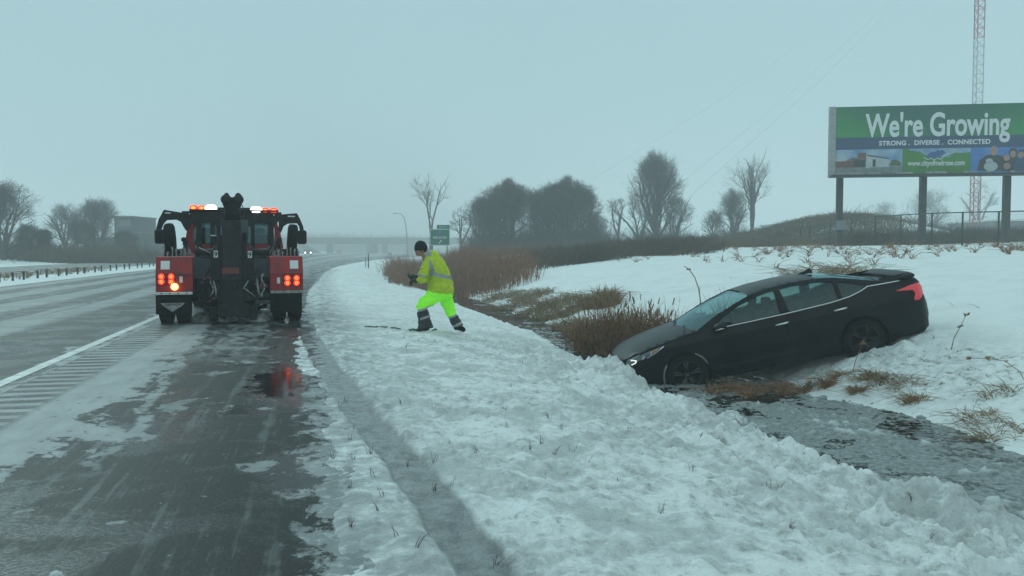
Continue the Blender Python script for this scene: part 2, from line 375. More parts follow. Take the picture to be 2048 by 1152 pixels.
# ---- road
def road_mat():
    m, t, b = newmat('wet_road'); g = G(t); lat = g.attr('lat'); al = g.attr('alo')
    v = g.vec(lat, g.m('MULTIPLY', al, .35)); viso = g.vec(lat, al); vst = g.vec(g.m('MULTIPLY', lat, 1.0), g.m('MULTIPLY', al, .045))
    big = g.noise(viso, 1.05, 6, .62, .6); med = g.noise(v, 4.5, 6, .65); fin = g.noise(viso, 34, 4, .6); streak = g.noise(vst, 3.2, 4, .55); streak2 = g.noise(vst, 11, 3, .6)
    asph = g.mix(g.ss(g.noise(viso, 120, 3), .4, .7), (.006, .007, .007), (.022, .022, .021))
    asph = g.mix(g.m('MULTIPLY', g.ss(streak2, .45, .7), .4), asph, (.036, .038, .037))
    # shoulder slush with puddle sky reflection painted pale: heavy along L -2.9..-1.6, patches elsewhere
    jag = g.noise(g.vec(lat, g.m('MULTIPLY', al, .7)), 5.5, 10, .72, .3)
    wob = g.m('ADD', g.m('ADD', lat, g.m('MULTIPLY', g.m('SUBTRACT', big, .5), 2.2)), g.m('MULTIPLY', g.m('SUBTRACT', jag, .5), 1.3))
    band = g.m('MULTIPLY', g.ss(wob, -3.2, -2.9), g.ss(wob, -1.62, -1.74))
    band = g.m('MULTIPLY', band, g.ss(g.m('ADD', al, g.m('MULTIPLY', g.m('SUBTRACT', jag, .5), 4.)), 5.3, 5.5))
    band = g.m('MULTIPLY', band, g.ss(jag, .34, .40, .25, 1.))
    pn_ = g.m('ADD', g.noise(viso, 1.25, 3, .5, .4), g.m('MULTIPLY', g.m('SUBTRACT', jag, .5), .55))
    patch = g.m('MULTIPLY', g.ss(pn_, .635, .665), .75)
    patch = g.m('MULTIPLY', patch, g.ss(lat, -3.0, -2.8))
    film = g.m('MULTIPLY', g.ss(g.m('ADD', streak2, g.m('MULTIPLY', g.m('SUBTRACT', jag, .5), .8)), .52, .72), .22)
    shoulder = g.m('MAXIMUM', g.m('MAXIMUM', g.m('MULTIPLY', band, .95), patch), g.m('MULTIPLY', film, g.ss(lat, -3.0, -2.8)))
    edge = g.m('MULTIPLY', g.ss(g.m('ADD', lat, g.m('MULTIPLY', g.m('SUBTRACT', jag, .5), 1.5)), -.12, -.0), .75)
    shoulder = g.m('MAXIMUM', shoulder, edge)
    wh_ = g.m('ADD', g.m('ADD', lat, 1.38), g.m('ADD', g.m('MULTIPLY', g.m('MAXIMUM', g.m('SUBTRACT', al, 6.9), 0.), .068), g.m('MULTIPLY', g.m('SUBTRACT', g.noise(g.vec(0., al), .8, 4, .6), .5), .5)))
    rd_ = g.m('MULTIPLY', g.m('MULTIPLY', g.ss(g.m('ABSOLUTE', wh_), .085, .03), g.ss(jag, .42, .50)), g.ss(al, 5.2, 6.2))
    dk_ = g.m('MULTIPLY', g.ss(g.m('ABSOLUTE', g.m('SUBTRACT', wh_, .30)), .20, .12), g.ss(al, 7.0, 9.5)); dk2 = g.m('MULTIPLY', g.ss(g.m('ABSOLUTE', g.m('SUBTRACT', wh_, 1.30)), .22, .14), g.ss(al, 8.0, 10.5))
    shoulder = g.m('MULTIPLY', shoulder, g.m('SUBTRACT', 1., g.m('MULTIPLY', g.m('MAXIMUM', dk_, dk2), .8))); shoulder = g.m('MAXIMUM', shoulder, g.m('MULTIPLY', rd_, .8))
    # rumble strip
    rum = g.m('SINE', g.m('MULTIPLY', al, 2*math.pi/.3))
    rumr = g.m('MULTIPLY', g.ss(lat, -2.93, -2.89), g.ss(lat, -2.40, -2.50))
    rums = g.m('MULTIPLY', g.m('MULTIPLY', g.ss(g.m('ADD', rum, g.m('MULTIPLY', g.m('SUBTRACT', jag, .5), 5.)), -.1, .5), rumr), .24)
    rums = g.m('MULTIPLY', rums, g.ss(g.noise(viso, .9, 3), .38, .58, .35, 1.))
    shoulder = g.m('MAXIMUM', g.m('MULTIPLY', shoulder, g.m('SUBTRACT', 1., g.m('MULTIPLY', rumr, .75))), rums)
    # lanes: slush stripes between wheel tracks
    st = g.m('ADD', g.m('MULTIPLY', g.m('SINE', g.m('MULTIPLY', g.m('ADD', lat, g.m('MULTIPLY', streak, .9)), 3.55)), .5), g.m('MULTIPLY', g.m('SUBTRACT', streak, .5), 2.2))
    lane = g.m('MULTIPLY', g.ss(g.m('ADD', st, g.m('MULTIPLY', g.m('SUBTRACT', jag, .5), 1.2)), -.25, .05), g.ss(lat, -4.35, -4.75))
    lane = g.m('MULTIPLY', lane, g.ss(med, .25, .5, .55, 1.))
    lane = g.m('MULTIPLY', lane, .8)
    far = g.m('MULTIPLY', g.ss(al, 30, 60), g.m('MULTIPLY', g.ss(lat, -3.2, -2.6), g.ss(streak, .42, .56)))
    # churned slush under and behind the truck's centre
    ch = g.m('MULTIPLY', g.m('MULTIPLY', g.ss(wob, -1.75, -1.45), g.ss(wob, -.6, -.85)), g.ss(al, 10.2, 12.3))
    ch = g.m('MULTIPLY', ch, g.ss(med, .40, .60, .0, .75)); shoulder = g.m('MAXIMUM', shoulder, ch)
    # rumble strip
    rum = g.m('SINE', g.m('MULTIPLY', al, 2*math.pi/.3))
    rumr = g.m('MULTIPLY', g.ss(lat, -2.93, -2.87), g.ss(lat, -2.28, -2.40))
    rums = g.m('MULTIPLY', g.m('MULTIPLY', g.ss(g.m('ADD', rum, g.m('MULTIPLY', g.m('SUBTRACT', med, .5), 3.)), -.2, .5), rumr), .8)
    shoulder = g.m('MAXIMUM', g.m('MULTIPLY', shoulder, g.m('SUBTRACT', 1., g.m('MULTIPLY', rumr, .8))), rums)
    # lanes: slush stripes between wheel tracks
    st = g.m('ADD', g.m('MULTIPLY', g.m('SINE', g.m('MULTIPLY', g.m('ADD', lat, g.m('MULTIPLY', streak, .9)), 3.55)), .5), g.m('MULTIPLY', g.m('SUBTRACT', streak, .5), 2.2))
    lane = g.m('MULTIPLY', g.ss(st, -.35, .25), g.ss(lat, -4.35, -4.75))
    lane = g.m('MULTIPLY', lane, g.ss(med, .25, .5, .55, 1.))
    lane = g.m('MULTIPLY', lane, .62)
    far = g.m('MULTIPLY', g.ss(al, 30, 60), g.m('MULTIPLY', g.ss(lat, -3.2, -2.6), g.ss(streak, .42, .56)))
    sl_ = g.m('MAXIMUM', g.m('MAXIMUM', shoulder, lane), g.m('MULTIPLY', far, .8))
    chunk = g.ss(g.noise(viso, 17, 3, .5), .735, .755); chunk = g.m('MULTIPLY', chunk, .8); sl_ = g.m('MAXIMUM', sl_, chunk)
    def gau(c, w_, v_): return g.m('POWER', g.m('DIVIDE', g.m('SUBTRACT', v_, c), w_), 2.)
    pud = g.ss(g.m('ADD', gau(-.42, .30, lat), g.m('ADD', gau(8.9, 1.25, al), g.m('MULTIPLY', g.m('SUBTRACT', jag, .5), 4.))), 1.2, .5)
    sl_ = g.m('MULTIPLY', sl_, g.m('SUBTRACT', 1., pud))
    slc = g.mix(g.ss(med, .3, .7), (.36, .375, .38), (.25, .265, .27))
    slc = g.mix(g.m('MULTIPLY', g.m('MULTIPLY', g.ss(g.noise(viso, 13, 6, .72), .50, .60), edge), .9), slc, (.58, .60, .60))
    t.links.new(g.mix(sl_, asph, slc), b.inputs['Base Color'])
    wet = g.ss(g.m('ADD', big, g.m('MULTIPLY', g.m('SUBTRACT', fin, .5), .3)), .36, .52, .14, .50)
    rr = N(t, 'ShaderNodeMix'); t.links.new(sl_, rr.inputs[0]); t.links.new(wet, rr.inputs[2]); rr.inputs[3].default_value = .5
    t.links.new(g.m('MAXIMUM', g.m('MULTIPLY', rr.outputs[0], g.m('SUBTRACT', 1., pud)), .055), b.inputs['Roughness']); t.links.new(g.ss(pud, 0, 1, .13, .40), b.inputs['Specular IOR Level'])
    h = g.m('ADD', g.m('ADD', g.m('MULTIPLY', fin, .35), g.m('MULTIPLY', sl_, .9)), g.m('MULTIPLY', g.m('MULTIPLY', rum, rumr), .2))
    h = g.m('MULTIPLY', h, g.m('SUBTRACT', 1., g.m('MULTIPLY', pud, .8)))
    t.links.new(g.bump(h, .35, .02), b.inputs['Normal'])
    return m
MR = road_mat()
road = grid('road', seq((-11.3, .5, .1)), seq((-6, 40, .5), (40, 700, 4)), lambda L, s: 0*L-.35*np.clip(L-.22, 0, 1), MR); tag(road, kind='structure')
opp = grid('opposite_road', seq((-24.3, -15.4, .5)), seq((-6, 60, 1.5), (60, 700, 6)), lambda L, s: 0*L+.0, MR); tag(opp, kind='structure')
lm = mat('line_paint', (.62, .63, .60), .5, c2=(.36, .37, .37), scale=6, detail=6)
line = grid('edge_line', [-3.20, -3.06], seq((-6, 60, .5), (60, 320, 3)), lambda L, s: 0*L+.004, lm); tag(line, kind='structure')

# ---- ditch water with slush
def water_mat():
    m, t, b = newmat('slushy_water'); g = G(t); tco = N(t, 'ShaderNodeTexCoord').outputs['Object']
    h = g.attr('slush'); n = g.noise(tco, 16, 5, .6); n2 = g.noise(tco, 3, 5, .6)
    f = g.ss(g.m('ADD', h, g.m('MULTIPLY', g.m('SUBTRACT', n, .5), .35)), .40, .47)
    c = g.mix(g.ss(n, .35, .7), (.13, .145, .145), (.29, .31, .31)); c = g.mix(g.ss(g.attr('zz'), .022, .070), c, (.48, .505, .505))
    t.links.new(g.mix(f, (.010, .014, .014), c), b.inputs['Base Color'])
    t.links.new(g.ss(f, 0, 1, .05, .55), b.inputs['Roughness'])
    t.links.new(g.bump(g.m('MULTIPLY', g.m('ADD', n, n2), f), .5, .03), b.inputs['Normal']); return m
def wh(L, s):
    a = .5+.5*fbm(L*1.3+50, s*1.1+11, 7, .78)*1.35; a = a+.12*np.exp(-((s-5.5)/3)**2)
    a = a-.22*np.exp(-((L-4.75)/.22)**2)*(s > 7)*(s < 14)
    return np.clip(a-.25*(s > 15), 0, 1)
def wz(L, s):
    a = wh(L, s); r = .5+.5*fbm(L*8, s*8, 3, .6)
    q = vnoise(L*6+3, s*6)*.6+vnoise(L*14+3, s*14)*.4; return -.755+.012*sstep(.36, .5, a)*r+.05*sstep(.66, .9, a)*r+.04*sstep(.60, .80, q)*sstep(.5, .66, a)+.018*r*sstep(.4, .6, vnoise(L*22, s*22))
water = grid('water', seq((3.6, 8.0, .035)), seq((1, 13, .035), (13, 70, .12)), wz, water_mat(), lambda L, s, z: {'slush': wh(L, s), 'zz': z+.755}); tag(water, kind='structure')

# ================================================================ vegetation
def segs_mesh(name, S, m, parent=None, n=3):
    "S: array (k,8) = p0(3), p1(3), r0, r1"
    S = np.asarray(S, float); k = len(S); p0, p1 = S[:, :3], S[:, 3:6]; d = p1-p0; d /= np.linalg.norm(d, axis=1, keepdims=True)+1e-9
    ref = np.where(np.abs(d[:, 2:3]) > .9, np.array([[1., 0, 0]]), np.array([[0, 0, 1.]])); u = np.cross(d, ref); u /= np.linalg.norm(u, axis=1, keepdims=True)+1e-9; v = np.cross(d, u)
    V = np.zeros((k, 2*n, 3))
    for j in range(n):
        a = 2*math.pi*j/n; o = u*math.cos(a)+v*math.sin(a); V[:, j] = p0+o*S[:, 6:7]; V[:, n+j] = p1+o*S[:, 7:8]
    b = np.arange(k)[:, None]*2*n; Fc = np.stack([np.concatenate([b+j, b+(j+1) % n, b+n+(j+1) % n, b+n+j], 1) for j in range(n)], 1).reshape(-1, 4)
    me = bpy.data.meshes.new(name); me.vertices.add(k*2*n); me.vertices.foreach_set('co', V.ravel()); me.loops.add(Fc.size)
    me.loops.foreach_set('vertex_index', Fc.ravel().astype(np.int32)); me.polygons.add(len(Fc)); me.polygons.foreach_set('loop_start', (np.arange(len(Fc))*4).astype(np.int32)); me.update(calc_edges=True)
    return link_mesh(name, me, m, parent)
def bare_tree(name, label, pos, Ht, hw, dense=1., fork=3, m='twig', upright=.5, group=None, cat='tree', low=.25, rt=None):
    rg = np.random.default_rng(abs(hash(label)) % 99991 if False else sum(map(ord, label)))
    root = thing(name, label, cat, pos, 0, group); T = []; C = []; ph = rg.random(3)*6.28
    rt = rt or Ht*.022+.04
    def fit(p):   # keep inside an egg-shaped envelope
        hz = p[2]/Ht; lim = hw*math.sqrt(max(.02, 1-((hz-.54)/.52)**2)); r = math.hypot(p[0], p[1]); a = math.atan2(p[1], p[0])
        nz_ = .80+.22*math.sin(a*3+ph[0]+hz*5)+.16*math.sin(a*5+ph[1]-hz*11)+.20*rg.standard_normal()
        return r <= lim*nz_*1.05 and p[2] < Ht*(.97+.05*math.sin(a*2+ph[2])+.03*rg.standard_normal())
    def grow(p, d, ln, r, lv):
        nseg = 3 if lv < 3 else 2
        for i in range(nseg):
            dd = d+rg.normal(0, .13+.04*lv, 3); dd[2] += .05*upright; dd /= np.linalg.norm(dd); q = p+dd*ln/nseg
            if lv > 0 and not fit(q):
                if r > .02: (T if lv <= 1 else C).append([*p, *(p+(q-p)*.8), r, .008])
                return
            r1 = r*.84; (T if lv <= 1 else C).append([*p, *q, r, r1]); p, d, r = q, dd, r1*.93
            nb = {0: 2, 1: 3, 2: 3, 3: 2}.get(lv, 0)
            if lv < 4:
                for _ in range(int(round(nb*dense*(1 if i else .6)+rg.random()*.5))):
                    a = rg.normal(0, 1, 3); a -= a@dd*dd; a /= np.linalg.norm(a); nd = dd*(.55+.3*upright)+a*(.75-.25*upright); nd[2] += .1; nd /= np.linalg.norm(nd)
                    grow(p, nd, ln*(.55+.2*rg.random()), max(r*.55, .006+Ht*.0003), lv+1)
    base = np.zeros(3)
    tr = Ht*low
    p = base; d = np.array([0, 0, 1.]); T.append([0, 0, -.3, 0, 0, tr, rt*1.25, rt])
    p = np.array([0, 0, tr])
    for k in range(fork):
        a = 2*math.pi*(k+rg.random()*.6)/fork; sp = hw/Ht*(1.0 if fork > 2 else .55); dd = np.array([math.cos(a)*sp, math.sin(a)*sp, 1]); dd /= np.linalg.norm(dd)
        grow(p.copy(), dd, Ht*(.58-.1*low), rt*.75, 0)
        if dense > .9: grow(np.array([0, 0, tr*(.5+.4*rg.random())]), np.array([math.cos(a+1)*.8, math.sin(a+1)*.8, .7]), Ht*.42, rt*.45, 1)
    # twig haze: fine twigs fanning out from branch tips
    C = np.array(C); k = int(560*dense*max(1., hw/3))
    idx = rg.integers(0, len(C), k); tt = rg.random((k, 1)); p0 = C[idx, :3]*(1-tt)+C[idx, 3:6]*tt; dv = C[idx, 3:6]-C[idx, :3]; dv /= np.linalg.norm(dv, axis=1, keepdims=True)
    dv = dv+rg.normal(0, .5, (k, 3)); dv[:, 2] += .3; dv /= np.linalg.norm(dv, axis=1, keepdims=True); p1 = p0+dv*(Ht*(.04+.07*rg.random((k, 1))))
    rw = .006+Ht*.0005
    C = np.concatenate([C, np.concatenate([p0, p1, np.full((k, 1), rw), np.full((k, 1), rw*.4)], 1)])
    segs_mesh('trunk', T, M['bark'], root, 5); segs_mesh('crown', C, M[m], root, 3); return root
def tree_px(px, D, top, hwpx, label, **kw):
    p = at(px, D); Ht = zpx(top, D)-p.z; return bare_tree(kw.pop('name', 'bare_tree'), label, p, Ht, hwpx/F*D, **kw)
gR = 'bare trees beyond the field on the right'; gLft = 'trees beyond the opposite carriageway'
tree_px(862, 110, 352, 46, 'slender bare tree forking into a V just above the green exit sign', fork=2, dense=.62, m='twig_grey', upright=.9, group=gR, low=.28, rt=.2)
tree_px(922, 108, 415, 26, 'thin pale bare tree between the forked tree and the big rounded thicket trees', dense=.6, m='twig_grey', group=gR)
tree_px(958, 92, 392, 40, 'dense dark bare tree at the left end of the big rounded clump', dense=1.3, fork=5, low=.12, group=gR)
tree_px(1018, 90, 360, 62, 'wide dense rounded bare tree, left dome of the big dark clump', dense=1.45, fork=6, low=.1, group=gR)
tree_px(1082, 93, 376, 44, 'dense bare tree in the dip between the two domes of the dark clump', dense=1.35, fork=5, low=.1, group=gR)
tree_px(1136, 90, 355, 60, 'wide dense rounded bare tree, right dome of the big dark clump', dense=1.45, fork=6, low=.1, group=gR)
tree_px(1190, 96, 425, 26, 'low bare tree at the right foot of the dark clump by the snowy roofs', dense=1.1, fork=4, low=.12, group=gR)
tree_px(1236, 104, 396, 24, 'small bare tree behind the snowy roofs left of the tallest tree', dense=.8, group=gR)
tree_px(1312, 95, 306, 54, 'tallest bare tree of the right side with a feathery top', dense=1.45, fork=6, low=.14, upright=1., group=gR)
tree_px(1278, 97, 372, 34, 'mid-height bare tree leaning on the left of the tallest tree', dense=1.1, fork=4, low=.12, group=gR)
tree_px(1350, 93, 388, 32, 'dense lower bare tree on the right of the tallest tree', dense=1.2, fork=4, low=.1, group=gR)
tree_px(1424, 96, 418, 24, 'low scrubby bare tree in the gap between the two tall trees', dense=1.1, fork=4, low=.1, group=gR)
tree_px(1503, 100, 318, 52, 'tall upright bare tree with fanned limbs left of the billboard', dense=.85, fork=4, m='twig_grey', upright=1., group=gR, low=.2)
tree_px(1464, 97, 376, 33, 'dense shorter bare tree at the left foot of the fanned tree', dense=1.25, fork=4, low=.1, group=gR)
tree_px(1852, 165, 376, 50, 'faded bare tree seen under the middle of the billboard', dense=1.1, fork=4, low=.1, group=gR)
tree_px(1772, 175, 402, 36, 'faint low bare tree under the left half of the billboard', dense=1., fork=4, low=.1, group=gR)
tree_px(1955, 170, 360, 30, 'faded slim bare tree behind the red and white mast', dense=.8, group=gR)
tree_px(8, 86, 360, 62, 'large dark bare tree cut by the left edge of the view', dense=1.35, fork=6, low=.12, group=gLft)
tree_px(-55, 90, 350, 60, 'large bare tree just outside the left edge, only its twigs reaching in', dense=1.1, fork=5, low=.12, group=gLft)
tree_px(132, 108, 404, 34, 'rounded bare tree left of the taller tree by the dark building', dense=1.3, fork=5, low=.12, group=gLft)
tree_px(196, 112, 396, 46, 'taller bare tree overlapping the left side of the dark building', dense=1.35, fork=6, low=.12, group=gLft)
tree_px(165, 104, 440, 30, 'low bare tree filling the gap under the two rounded trees on the left', dense=1.4, fork=5, low=.08, group=gLft)
tree_px(248, 104, 458, 26, 'low bushy bare tree in front of the dark building', dense=1.5, fork=5, low=.05, group=gLft)
tree_px(56, 88, 446, 24, 'scrubby shrub-like tree at the right foot of the large left tree', dense=1.5, fork=6, low=.06, group=gLft)
tree_px(88, 90, 458, 20, 'low dark scrub tree in the dip left of the two rounded trees', dense=1.5, fork=6, low=.06, group=gLft)
tree_px(992, 94, 370, 44, 'bare tree filling the back of the left dome of the clump', dense=1.3, fork=6, low=.08, group=gR)
tree_px(1106, 95, 366, 46, 'bare tree filling the back between dip and right dome of the clump', dense=1.3, fork=6, low=.08, group=gR)
tree_px(1166, 92, 372, 40, 'bare tree forming the right shoulder of the dark clump', dense=1.3, fork=6, low=.08, group=gR)
def thicket(name, label, pts, m, cat, k, hmin, hmax, rad, lean=.25, wbl=.012, head=0, kind='stuff', fan=0):
    "pts: list of (x,y,spread)"
    rg = np.random.default_rng(sum(map(ord, label))); S = []; Hd = []
    for i in range(k):
        c = pts[rg.integers(len(pts))]; a = rg.random()*6.283; r = c[2]*math.sqrt(rg.random()); x, y = c[0]+r*math.cos(a), c[1]+r*math.sin(a)
        z = max(G3(x, y, False), -.78)-.03; h = hmin+(hmax-hmin)*rg.random()**1.3; h *= (1-.45*(r/c[2])**3)
        ln = rg.normal(0, lean, 2)+np.array([math.cos(a), math.sin(a)])*fan*(r/c[2]); p = np.array([x, y, z]); q = p+np.array([ln[0]*h*.4, ln[1]*h*.4, h*.6]); e_ = q+np.array([ln[0]*h*.7, ln[1]*h*.7, h*.4*(1-.8*abs(ln[0]))])
        S.append([*p, *q, wbl, wbl*.8]); S.append([*q, *e_, wbl*.8, wbl*.2])
        if rg.random() < head: v = (e_-q); v /= np.linalg.norm(v); S.append([*(e_), *(e_+v*.14), wbl*1.9, wbl*1.5])
    o = segs_mesh(name, S, M[m]); return tag(o, label, cat, kind=kind)
def wpt(L, s, sp): x, y = XY(L, s); return (float(x), float(y), sp)
# reeds along the ditch behind the worker
pts = [wpt(L+random.uniform(-.8, .8), s, 1.5) for s in np.arange(37, 72, 1.4) for L in ((5.5, 7.5, 9.5) if s > 42 else (7, 9))]
thicket('reed_bed', 'large bed of reddish brown reeds along the ditch behind the worker', pts, 'reed_red', 'reeds', 10500, .6, 2.05, 0, .26, .012)
pts = [(at(p, D).x, D, .9) for p, D in ((800, 48), (812, 52), (830, 56), (815, 60))]
thicket('reed_bed', 'thin pale reeds at the roadside edge of the reed bed left of the worker', pts, 'grass_dead', 'reeds', 700, .5, 1.2, 0, .3, .01)
pts = [(at(p, D).x, D, s_) for p, D, s_ in ((1190, 17.6, .4), (1225, 17.2, .45), (1262, 16.9, .45), (1300, 16.6, .4), (1330, 16.4, .3), (1240, 17.9, .5), (1285, 17.6, .5))]
thicket('cattail_clump', 'dense clump of dark brown cattails standing in the ditch in front of the black car', pts, 'reed_brown', 'cattails', 2000, .4, 1.25, 0, .24, .008, head=.12)
pts = [(at(p, D).x, D, s_) for p, D, s_ in ((1165, 18.2, .4), (1350, 16.6, .35), (1385, 16.9, .4), (1215, 19, .5))]
pts = [(at(p, D).x, D, s_) for p, D, s_ in ((1200, 17.4, .4), (1250, 17.2, .45), (1300, 16.8, .45), (1345, 16.5, .35))]
thicket('cattail_clump', 'pale tan stalks mixed through the dark cattail clump', pts, 'reed_tan', 'cattails', 420, .5, 1.4, 0, .22, .006, head=.08)
pts = [(at(p, D).x, D, s_) for p, D, s_ in ((1165, 18.2, .4), (1350, 16.6, .35), (1385, 16.9, .4), (1215, 19, .5))]
thicket('cattail_clump', 'sparse bent brown stalks fringing the cattail clump and the car bonnet', pts, 'reed_brown', 'cattails', 420, .4, 1.0, 0, .45, .006, head=.12)
pts = [(at(p, D).x, D, s_) for p, D, s_ in ((1452, 17.0, .25), (1440, 17.4, .2))]
thicket('cattail_clump', 'small tuft of tan stalks showing above the car roof edge', pts, 'reed_tan', 'cattails', 60, .7, 1.15, 0, .2, .01)
pts = [(at(p, D).x, D, s_) for p, D, s_ in ((1030, 30, .9), (1075, 27, .8), (1110, 25, .7), (1140, 22.5, .5), (1060, 32, .9), (1165, 21, .45), (1000, 34, .9), (1120, 28, .9), (1180, 26, .8))]
thicket('dead_grass', 'tan dead grass matted along the far bank of the narrow stream', pts, 'grass_dead', 'grass', 3600, .15, .5, 0, .8, .009)
pts = [(at(p, D).x, D, s_) for p, D, s_ in ((1200, 25.5, .55), (1215, 25, .4))]
thicket('dead_grass', 'mounded tan grass tussock on the snow above the cattails', pts, 'reed_tan', 'grass', 700, .3, .75, 0, .6, .01)
pts = [(at(p, D).x, D, s_) for p, D, s_ in ((1470, 12.75, .16), (1510, 12.6, .2), (1565, 12.7, .16), (1610, 12.5, .2), (1425, 12.3, .09), (1655, 12.25, .10), (1580, 12.2, .1), (1500, 12.1, .07))]
thicket('dead_grass', 'flattened rusty grass in the water beneath the car sills', pts, 'reed_brown', 'grass', 1100, .08, .30, 0, .9, .0055)
pts = [(at(p, D).x, D, s_) for p, D, s_ in ((1690, 12.4, .1), (1745, 12.1, .2), (1790, 11.8, .25), (1822, 11.5, .2), (1835, 11.0, .13), (1720, 11.8, .1))]
thicket('dead_grass', 'tan grass matted at the water line below the rear wheel', pts, 'reed_tan', 'grass', 1300, .06, .2, 0, 1.4, .004)
pts = [(at(p, D).x, D, s_) for p, D, s_ in ((1950, 9.9, .16), (1975, 9.8, .2), (1990, 9.3, .16), (2030, 9.2, .25), (2010, 10.4, .2))]
thicket('dead_grass', 'brown and tan grass tuft on the snow bank at the right edge', pts, 'reed_tan', 'grass', 300, .08, .26, 0, 1.5, .004)
pts = [(at(p, D).x, D, 1.6) for p, D in [(q, 62+.02*(q-1380)) for q in range(1300, 1720, 12)]]+[(at(p, 56).x, 56, 1.8) for p in range(1340, 1720, 18)]+[(at(p, D).x, D, 2.2) for p in range(1440, 1800, 12) for D in (59, 62, 65, 68, 71)]
thicket('dead_grass', 'brown grass covering the mound left of the billboard', pts, 'mound_grass', 'grass', 15000, .3, .6, 0, .6, .02)
pts = [(at(p, D).x, D, 1.5) for p, D in [(q, 47+random.uniform(-4, 7)) for q in range(1060, 1420, 9)]]
thicket('brush', 'dark low brush in the hollow behind the snow bank', pts, 'brush', 'brush', 8000, .6, 1.25, 0, .4, .014)
pts = [(at(p, D).x, D, 2.) for p, D in [(q, 82+random.uniform(-4, 6)) for q in range(930, 1480, 9)]]
thicket('brush', 'dark band of brush along the foot of the bare trees', pts, 'brush', 'brush', 8000, .6, 1.3, 0, .4, .022)
pts = [(at(p, D).x, D, 1.6) for p, D in [(q, 49+random.uniform(-1, 5)) for q in range(1690, 2060, 12)]]
thicket('brush', 'brown brush behind the chain link fence under the billboard', pts, 'brush', 'brush', 6000, .5, 1.25, 0, .4, .016)
pts = [(at(p, D).x, D, 3.) for p, D in [(q, 78+random.uniform(-4, 12)) for q in range(1690, 2070, 10)]]
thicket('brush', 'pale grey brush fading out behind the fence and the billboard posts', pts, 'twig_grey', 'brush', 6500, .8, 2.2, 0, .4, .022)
pts = [(at(p, D).x, D, 3.2) for p, D in [(q, 92+random.uniform(-5, 8)) for q in range(-40, 290, 12)]]
thicket('brush', 'dark undergrowth below the trees beyond the opposite carriageway', pts, 'brush', 'brush', 8000, 1., 2.6, 0, .4, .028)
pts = [(at(p, D).x, D, 12) for p, D in [(q, 500+random.uniform(-20, 60)) for q in range(540, 840, 6)]]
thicket('far_wood', 'far faded tree line behind the overpass', pts, 'twig', 'woodland', 12000, 3, 13, 0, .2, .16)
pts = [(at(p, D).x, D, 1.6) for p, D in [(q, 91+random.uniform(-2, 4)) for q in range(945, 1205, 8)]]
thicket('undergrowth', 'tall tangled undergrowth filling the base of the rounded tree clump', pts, 'twig', 'brush', 5200, 1.4, 4.2, 0, .3, .02)
pts = [(at(p, D).x, D, 1.6) for p, D in [(q, 94) for q in list(range(1275, 1375, 10))+list(range(1445, 1500, 10))]]
thicket('undergrowth', 'undergrowth at the foot of the tallest tree and the fanned tree', pts, 'twig', 'brush', 2200, 1.2, 3.4, 0, .3, .018)
# weeds scattered on the snow of the right hill and the verge
def scatter(label, cells, m, k, h0, h1, wbl, lean, stalks=(3, 8)):
    rg = np.random.default_rng(sum(map(ord, label))); S = []
    for i in range(k):
        c = cells[rg.integers(len(cells))]; L = rg.uniform(c[0], c[1]); s = rg.uniform(c[2], c[3]); x, y = XY(L, s); z = float(gz(L, s))-.01; dirn = rg.normal(0, 1, 2)
        for _ in range(rg.integers(*stalks)):
            h = rg.uniform(h0, h1); l = rg.normal(0, lean, 2)+dirn*lean*.6; p = np.array([x+rg.normal(0, h*.12), y+rg.normal(0, h*.12), z]); q = p+np.array([l[0]*h*.6, l[1]*h*.6, h*.6]); e_ = q+np.array([l[0]*h*.8, l[1]*h*.8, h*(rg.uniform(-.1, .3) if lean > .3 else .4)])
            S.append([*p, *q, wbl, wbl*.8]); S.append([*q, *e_, wbl*.8, wbl*.4])
    return tag(segs_mesh('dry_weeds', S, M[m]), label, 'weeds', kind='stuff')
scatter('wispy dry weeds poking through the snow along the hill crest', [(17, 30, 22, 40), (14, 24, 20, 30), (14, 26, 30, 44)], 'reed_brown', 150, .12, .4, .009, .6, (4, 14))
scatter('pale weedy tangle on the snow just above the car boot', [(11.9, 13.6, 18.0, 20.5)], 'grass_dead', 60, .15, .5, .006, .8, (4, 12))
scatter('small bent weed stems scattered on the smooth far bank', [(7.6, 12, 8, 17), (9, 13, 15, 24)], 'reed_brown', 34, .04, .14, .0035, .6, (1, 4))
scatter('short grass stems sticking out of the snowy verge', [(.5, 4, 4, 9), (.2, 3, 3.5, 6), (1, 4, 9, 14), (.0, .4, 3.5, 9)], 'brush', 75, .02, .08, .0019, .24, (1, 7))
scatter('tufts of grass along the churned snow behind the car rear', [(7.5, 9.2, 8.8, 11.8)], 'grass_dead', 90, .02, .07, .003, .9, (2, 7))
scatter('sparse weeds on the snowy median and field across the road', [(-45, -26, 30, 90), (-14.8, -13, 25, 60)], 'grass_dead', 200, .15, .5, .015, .6, (2, 8))
